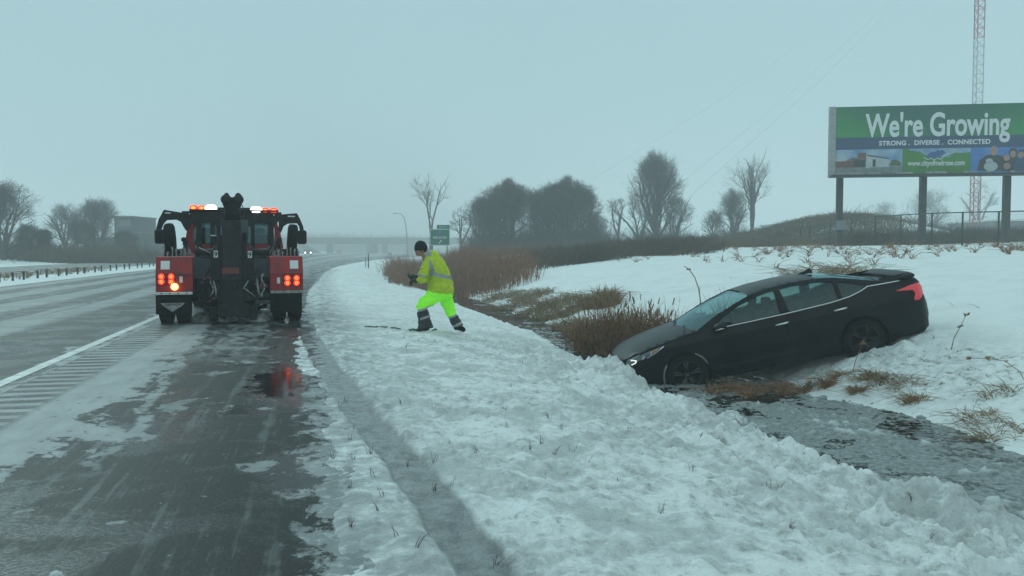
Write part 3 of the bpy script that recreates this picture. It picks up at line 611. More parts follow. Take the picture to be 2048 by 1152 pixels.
# single stalks
def stalk(label, px, D, path, r, fl=(), m='reed_brown'):
    p = at(px, D, -.05); root = thing('dry_stalk', label, 'weed', p); k = D/F
    P = [Vector((a*k, 0.02*i*a*k/10, b*k)) for i, (a, b) in enumerate(path)]
    MB().tube(P, [r*(1-.5*i/(len(P)-1)) for i in range(len(P))], 5).build('stem', M[m], root, True)
    hb = MB(); rg = random.Random(len(label))
    for (i, n_) in fl:
        for _ in range(n_):
            d = Vector((rg.uniform(-1, 1), rg.uniform(-1, 1), rg.uniform(-.6, .6))).normalized(); q = P[i]+d*rg.uniform(.0, 4*k); hb.tube([q, q+d*rg.uniform(2, 5)*k], [r*1.8, r*.5], 5)
    hb.build('seed_head', M['reed_tan' if m != 'reed_brown' else 'reed_brown'], root)
stalk('tall dry reed stalk arching over to the left behind the car bonnet', 1404, 19.0, [(0, 0), (-1, 40), (-6, 75), (-14, 98), (-26, 115), (-36, 121)], .016, [(1, 3), (4, 2)], 'reed_tan')
stalk('thin straight dry reed beside the tall arching one', 1402, 18.6, [(0, 0), (-1, 50), (-2, 90)], .008, [], 'reed_tan')
stalk('dark leaning weed stem in front of the rear wheel', 1706, 12.4, [(0, -10), (8, 30), (22, 66)], .008, [(2, 12)])
stalk('grey leaning weed stalk on the snow right of the car', 1903, 12.4, [(0, -6), (8, 30), (20, 54), (32, 78)], .008, [(3, 8), (2, 6)])
stalk('feathery weed drooping left over the snow at the right edge', 2060, 10.6, [(0, -10), (-14, 20), (-45, 42), (-80, 47), (-118, 48)], .006, [(4, 16), (3, 14), (2, 5)])

# ================================================================ road posts, signs, bridge, far buildings
posts_px = [-2, 25, 47, 75, 93, 117, 133, 155, 169, 190, 203, 221, 233, 249, 259, 275, 284, 299, 307, 318]
def guard_post(loc):
    r = thing('cable_barrier_post', 'short dark cable barrier post standing in the snowy median strip', 'post', loc, PHI, 'cable barrier posts along the median')
    MB().box((0, 0, .14), (.09, .05, .46)).build('post', M['steel_post'], r, bevel=.008)
    MB().box((-.055, 0, .31), (.03, .07, .10)).build('bracket', M['galv'], r); return r
gp = None
for p in posts_px:
    y = 12.95/((1024-p)/F-.2318); x = (p-1024)/F*y; loc = Vector((x, y, G3(x, y)))
    if gp is None: gp = guard_post(loc)
    else:
        c = gp.copy(); COL.objects.link(c); c.location = loc
        for ch in gp.children: d = ch.copy(); COL.objects.link(d); d.parent = c
def delineator(px, D, h, label, wd):
    p = at(px, D, -.1); r = thing('marker_post', label, 'post', p, 0, 'marker posts on the verge ahead')
    MB().box((0, 0, h/2), (wd, .03, h+.1)).build('post', M['steel_post'], r); MB().box((0, -.022, h-.12), (wd*.8, .008, .16)).build('reflector', M['galv'], r)
delineator(737, 72, 1.28, 'taller dark marker post on the snowy verge beyond the tow truck', .10)
delineator(731.5, 74, .9, 'shorter thin marker post just left of the taller one', .06)

def text_mesh(name, s, size, m, parent, loc, rot=(R(90), 0, 0), sx=1., bold=0., ext=.004, space=1., shear=0, label=None, align='CENTER'):
    c = bpy.data.curves.new(name, 'FONT'); c.body = s; c.size = size; c.align_x = align; c.extrude = ext; c.offset = bold; c.space_character = space; c.shear = shear
    o = bpy.data.objects.new(name, c); COL.objects.link(o); dg = bpy.context.evaluated_depsgraph_get(); dg.update()
    me = bpy.data.meshes.new_from_object(o.evaluated_get(dg)); bpy.data.objects.remove(o)
    me.transform(Matrix.Diagonal((sx, 1, 1, 1))); me.materials.clear()
    o = link_mesh(name, me, m, parent); o.location = loc; o.rotation_euler = rot; return o

# green guide sign
D = 70; gp0 = at(880, D); sg = thing('exit_sign', 'green highway guide sign with a small tab on top behind the worker', 'road sign', (gp0.x, D, gp0.z), R(3))
k = D/F; zb = zpx(491, D)-gp0.z; zt = zpx(458, D)-gp0.z; wdt = 40*k
for sx in (-.6, .6): MB().tube([(sx, .08, -.2), (sx, .08, zt)], .04, 8).build('post', M['galv'], sg)
rp = MB().box((0, 0, (zb+zt)/2), (wdt, .05, zt-zb)).build('sign_panel', M['sign_green'], sg)
for nm, c_, d_ in (('border', (0, -.028, zb+.035), (wdt-.02, .008, .05)), ('border', (0, -.028, zt-.035), (wdt-.02, .008, .05)), ('border', (-wdt/2+.035, -.028, (zb+zt)/2), (.05, .008, zt-zb-.125)), ('border', (wdt/2-.035, -.028, (zb+zt)/2), (.05, .008, zt-zb-.125))): MB().box(c_, d_).build(nm, M['sign_white'], rp)
text_mesh('lettering', 'MELROSE', .27, M['sign_white'], rp, (0, -.035, zb+.56), sx=1.0, bold=.006)
MB().prism([(-.12, .98), (-.14, 1.14), (-.1, 1.25), (.1, 1.25), (.14, 1.14), (.12, .98), (0, .90)], 'y', -.032, -.026).build('shield', M['sign_blue'], rp).location = (0, 0, zb-.02)
MB().prism([(-.08, .0), (.0, .08), (.09, .17), (.03, .23), (.2, .25), (.2, .08), (.15, .13), (.0, -.05)], 'y', -.034, -.027).build('arrow', M['sign_white'], rp).location = (-.05, 0, zb+.2)
tb = MB().box((wdt/2-.55, 0, zt+.17), (1.05, .05, .32)).build('exit_tab', M['sign_green'], sg)
text_mesh('lettering', 'EXIT 171', .17, M['sign_white'], tb, (wdt/2-.55, -.032, zt+.11), bold=.002)
# street lamp
p = at(815, 190); lp = thing('street_lamp', 'curved single arm street lamp on the verge before the overpass', 'street lamp', (p.x, p.y, p.z)); k = 190/F; hl = zpx(427, 190)-p.z
MB().tube([(0, 0, -.3), (-.1, 0, hl*.5), (-3*k, 0, hl*.74), (-6*k, 0, hl*.9), (-12*k, 0, hl*.985), (-22*k, 0, hl)], [.13, .11, .1, .09, .07, .06], 8).build('pole', M['galv'], lp, True)
MB().box((-24*k, 0, hl), (.9, .35, .18)).build('lamp_head', M['galv'], lp, bevel=.04)
# far sign frame
p = at(780, 150); fs = thing('road_sign', 'tiny far two-legged sign frame left of the street lamp base', 'road sign', p); k = 150/F
for sx in (-.25, .25): MB().box((sx, 0, .4), (.07, .07, 1.0)).build('post', M['steel_post'], fs)
MB().box((0, -.05, .75), (.62, .04, .3)).build('sign_panel', M['galv'], fs)
# overpass
D = 340; k = D/F
br = thing('overpass', 'long concrete road overpass fading into the snow haze', 'bridge', ((690-1024)*k, D, 0)); zd = zpx(488, D); zt = zpx(479, D)
MB().box((15, 0, (zd+zt)/2), (115, 9, zt-zd)).build('deck', M['concrete'], br)
for q in (-1, 1): MB().box((15, q*4.3, zt+.35), (115, .3, .7)).build('railing', M['concrete'], br)
for px in (660, 745, 770, 822): 
    for yy in (-3, 3): MB().box(((px-690)*k, yy, zd/2-.3), (1.2 if px != 745 else 3.4, 1.2, zd+.55)).build('pier', M['concrete'], br)
ab = MB().prism([(-42, -1), (-42, zd), (-17, zd), (-8, -1)], 'y', -4.4, 4.4).build('abutment', M['wall_grey'], br)
ab = MB().prism([(28, -1), (34, zd), (72, zd), (72, -1)], 'y', -4.4, 4.4).build('abutment', M['roof_snow'], br)
# dark stepped building, left
D = 122; k = D/F; p = at(256, D); b1 = thing('stepped_building', 'dark grey flat-roofed building with a taller block on its left', 'building', (p.x, D, p.z))
def bxp(x0, x1, ytop, name, m, y0=0, y1=8, par=None, ybot=None):
    z1 = zpx(ytop, D)-p.z; z0 = -.5 if ybot is None else zpx(ybot, D)-p.z; return MB().bx((x0-256)*k, (x1-256)*k, y0, y1, z0, z1).build(name, m, par or b1)
wl = bxp(224, 261, 434, 'wall', M['wall_dark'], 1, 9); bxp(262, 288, 466, 'wall', M['wall_dark'], 0, 9); bxp(140, 223.6, 474, 'wall', M['wall_dark'], 2, 9)
bxp(222, 262.5, 431.5, 'roof', M['wall_grey'], .8, 9.2, ybot=433.8); bxp(261.5, 289, 463.5, 'roof', M['wall_grey'], -.2, 9.2, ybot=465.8)
bxp(229, 257, 440, 'window', M['wall_grey'], .93, .99, ybot=452); bxp(266, 284, 476, 'door', M['pane_dark'], -.08, -.01, ybot=500)
p2 = at(163, 100); sb = thing('road_sign', 'small pale square sign in front of the left trees', 'road sign', p2)
MB().box((0, 0, zpx(494, 100)-p2.z), (8*100/F, .05, 12*100/F)).build('sign_panel', M['sign_white'], sb); MB().box((0, .06, .4), (.1, .05, 1.2)).build('post', M['galv'], sb)
# dark box trailer shape in the left field
p3 = at(255, 96); tr = thing('parked_trailer', 'low dark trailer parked in front of the stepped building', 'trailer', p3, R(8))
MB().box((0, 0, .95), (3.4, 1.8, 1.0)).build('body', M['wall_dark'], tr, bevel=.08)
for sx in (-.5, .5): MB().lathe([(.0, -.1), (.3, -.1), (.33, 0), (.3, .1), (0, .1)], (sx, -.85, .33), 'y', 16).build('wheel', M['rubber'], tr)
# houses with snowy roofs
def house(px, D, yt, ye, hwpx, label, gable=True):
    k = D/F; p = at(px, D); r = thing('house', label, 'house', (p.x, D, p.z)); ze = zpx(ye, D)-p.z; zt = zpx(yt, D)-p.z; hw = hwpx*k
    MB().bx(-hw*.9, hw*.9, 0, 6, -.5, ze).build('wall', M['wall_light'], r)
    if gable: MB().prism([(-hw, ze), (hw, ze), (0, zt)], 'y', -.4, 6.4).build('roof', M['roof_snow'], r)
    else: MB().prism([(-hw*1.05, ze), (hw*1.05, ze), (hw*.75, zt), (-hw*.75, zt)], 'y', -.4, 6.4).build('roof', M['roof_snow'], r)
    for sx in (-.45, .35): MB().bx(sx*hw-.3, sx*hw+.3, -.05, -.005, ze-1.2, ze-.4).build('window', M['pane_dark'], r)
house(1180, 122, 451, 466, 26, 'pale house with a snowy gable roof right of the dark tree clump')
house(1228, 126, 455, 468, 24, 'pale house with a snowy gable roof left of the tallest tree')
house(1305, 128, 458, 470, 20, 'low house with a snowy roof glimpsed through the tallest tree', False)
# long low building right behind fence
D = 110; k = D/F; p = at(2030, D); lb = thing('long_building', 'long low grey building behind the fence at the right edge', 'building', p)
MB().bx(-42*k, 90*k, 0, 12, -.5, zpx(442, D)-p.z).build('wall', M['wall_grey'], lb); MB().bx(-43*k, 91*k, -.3, 12.3, zpx(441.8, D)-p.z, zpx(438.5, D)-p.z).build('roof', M['roof_snow'], lb)
D = 150; k = D/F; p = at(1600, D); lh = thing('house', 'distant long snow covered roof beyond the mound', 'house', p)
MB().bx(-50*k, 50*k, 0, 9, -.5, zpx(448, D)-p.z).build('wall', M['wall_light'], lh); MB().prism([(-54*k, zpx(448, D)-p.z), (52*k, zpx(448, D)-p.z), (40*k, zpx(436, D)-p.z)], 'y', -.4, 9.4).build('roof', M['roof_snow'], lh)

# ================================================================ lattice mast
D = 100; k = D/F; p = at(1946, D); ms = thing('lattice_mast', 'tall red and white lattice radio mast behind the billboard', 'mast', (p.x, D, p.z), R(22))
hw = 9.5*k; tri = [Vector((hw*math.cos(a), hw*math.sin(a), 0))*1.1 for a in (R(90), R(210), R(330))]
z0 = 0; secs = [(0, zpx(350, D)-p.z, 'mast_red'), (zpx(350, D)-p.z, zpx(80, D)-p.z, 'mast_white'), (zpx(80, D)-p.z, zpx(-190, D)-p.z, 'mast_red')]
for a, b, mm in secs:
    leg = MB(); n_ = max(2, int(round((b-a)/1.05))); dz = (b-a)/n_
    for t_ in tri: leg.tube([t_+Vector((0, 0, a)), t_+Vector((0, 0, b))], .06, 6)
    for i in range(n_):
        for j in range(3):
            u, v = tri[j], tri[(j+1) % 3]; za, zb_ = a+i*dz, a+(i+1)*dz
            leg.tube([u+Vector((0, 0, za)), v+Vector((0, 0, za))], .03, 4); leg.tube([u+Vector((0, 0, za)), v+Vector((0, 0, zb_))], .032, 4)
    leg.build('mast_section', M[mm], ms)
zz = zpx(20, D)-p.z
MB().tube([(-1.0, 0, zz), (1.0, 0, zz)], .035, 5).tube([(.9, 0, zz), (1.1, 0, zz+.3)], .04, 5).build('antenna_arm', M['steel_post'], ms)
top = zpx(-150, D)-p.z
for gx, gy in ((-42, 6), (-36, 24), (-50, 30)):
    MB().tube([(0, 0, top), (gx*.5, gy*.5, top*.47), (gx, gy, 0)], .008, 4).build('guy_wire', M['galv'], ms)

# ================================================================ chain link fence
fpx = [(1600, 62.5, 455), (1619, 60.5, 452), (1659, 56.5, 446), (1701, 52.5, 439), (1749, 48.5, 433.5), (1800, 45, 430), (1862, 41.5, 427), (1923, 38.5, 425), (1995, 36.2, 423.5), (2065, 34.5, 422)]
fn = thing('chain_link_fence', 'chain link fence with thin top rail running below the billboard', 'fence', (0, 0, 0)); tops = []
for i, (px, D, yt) in enumerate(fpx):
    g0 = at(px, D); zt = zpx(yt, D); tops.append(Vector((g0.x, D, zt))); MB().tube([(g0.x, D, g0.z-.3), (g0.x, D, zt)], .042, 8).build('fence_post', M['steel_post'], fn)
MB().tube(tops, .026, 6).build('top_rail', M['steel_post'], fn)
mm_, t, b = newmat('chain_link'); g = G(t); tco = N(t, 'ShaderNodeTexCoord').outputs['Object']; sp_ = N(t, 'ShaderNodeSeparateXYZ'); t.links.new(tco, sp_.inputs[0])
hor = g.m('MULTIPLY', sp_.outputs[1], -1.15)
u_ = g.m('ABSOLUTE', g.m('SINE', g.m('MULTIPLY', g.m('ADD', hor, sp_.outputs[2]), 44))); v_ = g.m('ABSOLUTE', g.m('SINE', g.m('MULTIPLY', g.m('SUBTRACT', hor, sp_.outputs[2]), 44)))
al_ = g.m('LESS_THAN', g.m('MINIMUM', u_, v_), .11); t.links.new(al_, b.inputs['Alpha']); b.inputs['Base Color'].default_value = (.12, .13, .14, 1); b.inputs['Roughness'].default_value = .6
mf = MB()
for a, b_ in zip(tops[:-1], tops[1:]):
    ga, gb = G3(a.x, a.y), G3(b_.x, b_.y); mf.add([(a.x, a.y, ga), (b_.x, b_.y, gb), tuple(b_), tuple(a)], [(0, 1, 2, 3)])
mf.build('mesh_panel', mm_, fn)

# ================================================================ billboard
DL, DR = 46.0, 44.5; PL = Vector(((1668-1024)/F*DL, DL, 0)); PR = Vector(((2074-1024)/F*DR, DR, 0)); bw = (PR-PL).length; ya = math.atan2(PR.y-PL.y, PR.x-PL.x)
zb = zpx(350, DL); zt = zpx(217, DL); bh = zt-zb
bb = thing('billboard', 'large green and blue billboard on dark posts reading We\'re Growing', 'billboard', (PL.x, PL.y, 0), ya)
grn, t, b = newmat('billboard_green'); g = G(t); tco = N(t, 'ShaderNodeTexCoord').outputs['Object']; sp_ = N(t, 'ShaderNodeSeparateXYZ'); t.links.new(tco, sp_.inputs[0])
# printed artwork: the green really fades from bright (lower sides) to deep teal green (top middle)
dx_ = g.m('ABSOLUTE', g.m('SUBTRACT', sp_.outputs[0], bw*.50)); f_ = g.m('ADD', g.m('MULTIPLY', dx_, .12), g.m('MULTIPLY', g.m('SUBTRACT', zt, sp_.outputs[2]), .30))
t.links.new(g.mix(g.ss(f_, .2, 1.3), (.01, .10, .075), (.025, .26, .05)), b.inputs['Base Color']); b.inputs['Roughness'].default_value = .6
BM = {k_: mat('print_'+k_, c, .6, c2=c2, scale=s_) for k_, c, c2, s_ in (
    ('navy', (.018, .05, .13), (.025, .06, .12), 1), ('white', (.62, .65, .66), None, 1), ('sky', (.10, .22, .42), (.34, .42, .48), 1.4), ('grey', (.13, .16, .17), (.20, .23, .22), 3), ('brick', (.16, .055, .045), (.12, .06, .05), 3),
    ('field', (.035, .16, .02), (.05, .22, .03), 1.2), ('dark', (.015, .022, .025), (.03, .035, .04), 3), ('blue', (.03, .12, .38), (.08, .24, .52), .7), ('peak', (.02, .06, .22), (.03, .09, .28), 2), ('skin', (.36, .22, .18), (.30, .18, .15), 6), ('lightwall', (.42, .47, .48), (.34, .38, .4), 2), ('roof', (.07, .08, .09), (.12, .12, .12), 3), ('tree', (.10, .12, .02), (.05, .09, .03), 4))}
zf = lambda f_: zb+bh*f_
pn = MB().bx(0, bw, 0, .25, zb, zt).build('panel', [BM['grey']], bb)
def pr(poly, layer, m, name, par=None):   # poly in (fraction across, fraction up)
    a = -.004*layer; return MB().prism([(p[0]*bw, zf(p[1])) for p in poly], 'y', a-.004, a).build(name, m, par or pn)
q4 = lambda x0, x1, y0, y1: [(x0, y0), (x1, y0), (x1, y1), (x0, y1)]
pr(q4(0, 1, .545, 1), 1, grn, 'green_field'); pr(q4(0, 1, .365, .545), 1, BM['navy'], 'navy_band')
text_mesh('headline', 'We\'re Growing', 1.70, BM['white'], pn, (bw*.500, -.02, zf(.555)), sx=.655, bold=.040, space=1.0, ext=.006)
text_mesh('slogan', 'STRONG .  DIVERSE .  CONNECTED', .34, BM['white'], pn, (bw*.488, -.02, zf(.42)), sx=.98, bold=.010, space=1.05)
# picture 1: street with brick tower
a = pr(q4(0, .333, 0, .365), 1, BM['sky'], 'left_picture')
for poly, l, m in ((q4(.0, .333, 0, .11), 2, 'grey'), ([(0, .10), (.10, .10), (.14, .10), (.14, .21), (.09, .23), (.07, .20), (0, .19)], 2, 'brick'), (q4(.11, .152, .19, .32), 2, 'brick'), ([(.05, .20), (.08, .25), (.11, .235), (.155, .23), (.155, .21), (.05, .19)], 3, 'roof'), (q4(.09, .15, .11, .21), 3, 'dark'),
                   (q4(.152, .17, .09, .29), 3, 'lightwall'), ([(.17, .10), (.27, .10), (.27, .21), (.17, .26)], 2, 'lightwall'), ([(.155, .29), (.27, .235), (.27, .215), (.155, .265)], 4, 'roof'), ([(.265, .12), (.28, .2), (.30, .21), (.325, .17), (.325, .12)], 3, 'tree'), (q4(.185, .20, .11, .22), 4, 'dark')): pr(poly, l, BM[m], 'artwork', a)
# picture 2: hills, peak and web address
a = pr(q4(.3335, .6663, 0, .365), 1, BM['field'], 'middle_picture')
for poly, l, m in (([(.36, .365), (.6663, .365), (.6663, .30), (.60, .29), (.57, .24), (.54, .235), (.50, .25), (.455, .25), (.42, .32), (.37, .34)], 2, 'sky'), ([(.45, .25), (.465, .30), (.48, .32), (.49, .31), (.505, .34), (.515, .33), (.53, .345), (.545, .30), (.525, .26), (.51, .23), (.49, .22)], 3, 'peak'), ([(.335, .22), (.335, .31), (.36, .335), (.39, .30), (.42, .31), (.43, .27), (.45, .24)], 3, 'field'), ([(.56, .25), (.59, .30), (.63, .29), (.6663, .30), (.6663, .2)], 3, 'field')): pr(poly, l, BM[m], 'artwork', a)
MB().tube([(bw*x_, -.02, zf(y_)) for x_, y_ in ((.44, .23), (.46, .20), (.475, .225), (.49, .195), (.505, .225), (.52, .20), (.54, .255), (.56, .29))], .022, 5).build('artwork', BM['white'], a)
text_mesh('web_address', 'www.cityofmelrose.com', .40, BM['white'], a, (bw*.50, -.02, zf(.115)), sx=.72, bold=.008)
# picture 3: family portrait on blue
a = pr(q4(.6667, 1, 0, .365), 1, BM['blue'], 'right_picture')
def ell(cx, cy, rx, ry, n=16): return [(cx+rx*math.cos(2*math.pi*i/n), cy+ry*math.sin(2*math.pi*i/n)) for i in range(n)]
for poly, l, m in (([(.70, .03), (.71, .18), (.74, .25), (.785, .27), (.83, .22), (.85, .13), (.85, .02)], 2, 'dark'), ([(.82, .02), (.83, .18), (.86, .24), (.90, .22), (.93, .02)], 3, 'dark'), ([(.87, .02), (.885, .18), (.90, .30), (.925, .30), (.95, .22), (.965, .12), (.97, .02)], 4, 'navy'),
                   (ell(.778, .315, .018, .07), 5, 'skin'), (ell(.870, .285, .020, .07), 5, 'dark'), (ell(.870, .265, .014, .05), 6, 'skin'), (ell(.912, .27, .020, .06), 5, 'dark'), (ell(.908, .25, .015, .048), 6, 'skin'), (ell(.840, .215, .016, .045), 6, 'skin'), (ell(.842, .09, .017, .05), 6, 'skin'), (ell(.765, .09, .034, .07), 6, 'lightwall'), (ell(.757, .17, .018, .035), 6, 'lightwall')): pr(poly, l, BM[m], 'artwork', a)
MB().bx(-.35, -.02, -.03, .3, zb-.15, zt+.02).build('end_trim', M['dull_alu'], bb)
MB().bx(-.3, bw+.2, -.55, .28, zb-.16, zb-.06).build('catwalk', M['steel_post'], bb)
for i in range(20):
    xx = random.uniform(0, bw); MB().box((xx, -.3, zb-.0), (random.uniform(.2, .7), .3, random.uniform(.05, .13))).build('ledge_snow', M['dull_alu'], bb, bevel=.02)
for px in (1681, 1851.5, 2018.5):
    xx = ((px-1668)/(2074-1668))*bw; P_ = bb_p = PL+(PR-PL)*((px-1668)/406.); zg = G3(P_.x, P_.y+.5)-.4
    MB().bx(xx-.155, xx+.155, .30, .66, zg, zt-.25).build('post', M['wood_post'], bb, bevel=.01)
xx = 13/406*bw; zg = zpx(449, DL); MB().bx(xx-.20, xx+.32, .16, .29, zg-.3, zg+.22).build('meter_box', M['galv'], bb, bevel=.01)
for i in range(5):
    xx = bw*(.1+.2*i); MB().bx(xx-.05, xx+.05, .26, .36, zb, zt-.05).build('brace', M['steel_post'], bb)

# ================================================================ tow truck (local X right, Y forward, Z up; rear plane at Y = 0)
tk = thing('tow_truck', 'red and black tow truck seen from behind on the shoulder with its lights on', 'tow truck', (-5.13, 15.5, 0), R(17.0))
def TX(px, Y=0): return (px-(462+(495-462)*(1-15.5/(15.5+Y))))*(15.5+Y)/F
def TZ(py, Y=0): return H+(HOR-py)*(15.5+Y)/F
def mirror2(fn):
    for s in (-1, 1): fn(s)
# side boxes with tail lights
def side_box(s):
    X0, X1 = (TX(322), TX(391)) if s < 0 else (TX(537), TX(603)); zb_, zt_ = TZ(583), TZ(513)
    b = MB(); prof = [(0, zb_), (0, TZ(547)), (.16, zt_), (2.1, zt_), (2.1, zb_)]
    b.prism(prof, 'x', X0, X1); o = b.build('tool_box', M['red_paint'], tk, bevel=.02)
    xo = X0 if s < 0 else X1; sg_ = 1 if s < 0 else -1
    MB().bx(X0+.03, X1-.03, -.02, -.002, TZ(549), TZ(545.5)).build('panel_seam', M['red_dirty'], o)
    # number plate/sticker on sloped face
    Mx = Matrix.Rotation(math.atan2(.16, zt_-TZ(547)), 3, 'X').transposed()
    sl = MB().box((0, 0, 0), (.15, .012, .17), Mx).build('sticker', M['sticker'], o); sl.location = (xo+sg_*.16, .085, TZ(530))
    for q in ((333, 351) if s < 0 else (571.5, 589.5)):
        cx = TX(q); zc = TZ(557 if s < 0 else 562); hb = MB().box((cx, -.012, zc), (.125, .03, .20)).build('lamp_housing', M['black_metal'], o, bevel=.01)
        for zz_, dd in ((.045, 0), (-.045, 0)):
            MB().lathe([(0, -.02), (.042, -.017), (.055, 0)], (cx, -.028, zc+zz_), 'y', 16).build('tail_light', M['red_on'], o)
            for a in range(5):
                MB().lathe([(0, -.006), (.0105, 0)], (cx+.02*math.cos(a*1.257), -.048, zc+zz_+.022*math.sin(a*1.257)), 'y', 8).build('lamp_cell', M['orange_on'], hb)
    if s < 0: MB().lathe([(0, -.05), (.05, -.04), (.062, 0)], (TX(357), -.03, TZ(572)), 'y', 18).build('indicator', M['yellow_on'], o)
    MB().box((TX(369 if s < 0 else 554), -.006, TZ(558 if s < 0 else 562)), (.055, .012, .11)).build('reflector', M['sticker'], o)
    # chrome strip, mud flap, twin wheels
    MB().bx(X0+.01, X1-.01, -.03, .03, TZ(588), TZ(582.5)).build('flap_bar', M['dull_alu'] if s > 0 else M['chrome'], tk, bevel=.006)
    for i in range(4): MB().box((X0+.1+i*.14, -.036, TZ(585)), (.022, .014, .022)).build('bolt', M['black_metal'], tk)
    fl = MB().bx(X0+.0, X1-.03, -.012, .012, TZ(626), TZ(588.5)).build('mud_flap', M['rubber'], tk)
    if s < 0:
        MB().prism([(TX(331), TZ(604)), (TX(375), TZ(604)), (TX(371), TZ(609)), (TX(352), TZ(621.5)), (TX(335), TZ(609))], 'y', -.022, -.013).build('flap_badge', M['dull_alu'], fl)
        text_mesh('badge_lettering', 'CHEVRON', .058, M['black_metal'], fl, ((TX(331)+TX(375))/2, -.026, TZ(609.2)), sx=1.0, bold=.001, ext=.001)
    for q in (0, 1):
        cx = (X0+.14+q*.29) if s < 0 else (X1-.14-q*.29)
        w_ = MB().lathe([(.20, -.10), (.34, -.125), (.40, -.10), (.415, -.03), (.415, .03), (.40, .10), (.34, .125), (.20, .10)], (cx, .55, .41), 'x', 36).build('wheel', M['rubber'], tk, True)
        MB().lathe([(0, -.06), (.2, -.1), (.2, .1), (0, .06)], (cx, .55, .41), 'x', 20).build('rim', M['dirty_grey'], w_)
        g_ = MB()
        for a in range(40):
            an = a*math.pi/20; g_.box((cx, .55+.415*math.cos(an), .41+.415*math.sin(an)), (.2, .02, .02), Matrix.Rotation(an, 3, 'X'))
        g_.build('tread', M['rubber'], w_)
    # levers and rails on top of the box
    lv = MB(); rg = random.Random(3+s)
    for i in range(7):
        x = X0+.10+i*.075; h = rg.uniform(.06, .17); lv.tube([(x, .45, zt_), (x+rg.uniform(-.02, .02), .45, zt_+h)], .011, 5); lv.box((x, .45, zt_+h), (.028, .028, .045))
    lv.build('control_levers', M['dull_alu'], tk)
mirror2(side_box)
# body deck and wings
MB().bx(TX(391), TX(537), .25, 2.2, .70, .80).build('deck', M['black_metal'], tk)
MB().prism([(TX(391), TZ(556)), (TX(432), TZ(560)), (TX(432), TZ(520)), (TX(391), TZ(514))], 'y', .15, .22).build('rear_panel', M['dirty_grey'], tk)
MB().prism([(TX(501), TZ(558)), (TX(536), TZ(554)), (TX(536), TZ(518)), (TX(501), TZ(516))], 'y', .15, .22).build('rear_panel', M['dirty_grey'], tk)
MB().bx(TX(385), TX(540), .30, .42, TZ(600), TZ(556)).build('crossmember', M['black_metal'], tk, bevel=.02)
MB().bx(TX(392), TX(536), .9, 3.4, .52, .72).build('chassis', M['black_metal'], tk)
MB().tube([(TX(391), .5, .41), (TX(537), .5, .41)], .07, 10).lathe([(0, -.16), (.14, -.1), (.17, 0), (.14, .1), (0, .16)], (.02, .5, .42), 'y', 16).build('rear_axle', M['dark_steel'], tk, True)
# centre stinger / wheel lift folded upright
ml = MB().bx(TX(443), TX(487), -.10, .14, TZ(626), TZ(470)).build('lift_mast', M['black_metal'], tk, bevel=.015)
MB().bx(TX(447), TX(483), -.15, -.10, TZ(560), TZ(440)).build('lift_arm', M['dark_steel'], tk, bevel=.012)
MB().bx(TX(446), TX(478), -.165, -.15, TZ(547), TZ(535)).build('wear_plate', M['red_dirty'], tk)
MB().bx(TX(446), TX(496), -.14, .16, TZ(466), TZ(440)).build('winch_guard', M['dirty_grey'], tk, bevel=.012)
MB().bx(TX(436), TX(443.5), -.04, .10, TZ(600), TZ(450)).bx(TX(487), TX(494), -.04, .10, TZ(600), TZ(450)).build('lift_rail', M['dark_steel'], tk, bevel=.008)
MB().bx(TX(437), TX(497), -.22, .06, TZ(632), TZ(606)).bx(TX(420), TX(437), -.16, .04, TZ(640), TZ(612)).bx(TX(497), TX(512), -.16, .04, TZ(640), TZ(612)).build('lift_crossbar', M['black_metal'], tk, bevel=.02)
jb = MB().prism([(TX(424), TZ(561)), (TX(437), TZ(560)), (TX(437), TZ(508)), (TX(430), TZ(500)), (TX(424), TZ(507))], 'y', -.06, .0).build('guide_plate', M['black_metal'], tk)
jb = MB().prism([(TX(494), TZ(561)), (TX(507), TZ(558)), (TX(507), TZ(510)), (TX(500), TZ(503)), (TX(494), TZ(509))], 'y', -.06, .0).build('guide_plate', M['black_metal'], tk)
for q, zc in ((434.5, 508), (499, 509)):
    st_ = MB().box((TX(q), -.072, TZ(zc)), (.072, .006, .125)).build('sticker', M['sticker'], jb)
    text_mesh('sticker_number', '9', .12, M['black_metal'], st_, (TX(q), -.077, TZ(zc)-.042), bold=.003, ext=.001)
# boom and forked head
BO = MB(); p0 = Vector((TX(465, 0), 2.4, 1.05)); p1 = Vector((TX(467, .1), .05, TZ(424, .1)))
d_ = (p1-p0); Mb = d_.to_track_quat('Y', 'Z').to_matrix(); BO.box((p0+p1)/2, (.28, d_.length, .26), Mb); BO.build('boom', M['black_metal'], tk, bevel=.015)
hd = [(450, 392), (455, 385.5), (460, 387), (462, 393), (467, 396), (472, 393), (474, 387), (480, 385.5), (485, 391), (487, 400), (484, 410), (480, 420), (480, 430), (453, 430), (453, 420), (449, 411), (446.5, 401)]
MB().prism([(TX(a), TZ(b)) for a, b in hd], 'y', -.06, .20).build('boom_head', M['black_metal'], tk, bevel=.03)
for q in (455, 479): MB().lathe([(0, -.015), (.07, -.015), (.09, 0), (.07, .015), (0, .015)], (TX(q), -.075, TZ(400)), 'y', 20).build('sheave', M['dark_steel'], tk, True)
MB().tube([(TX(483), 0, TZ(405)), (TX(489), .5, TZ(418)), (TX(486), .05, TZ(470)), (TX(484), -.05, TZ(540))], .008, 5).build('winch_cable', M['dark_steel'], tk)
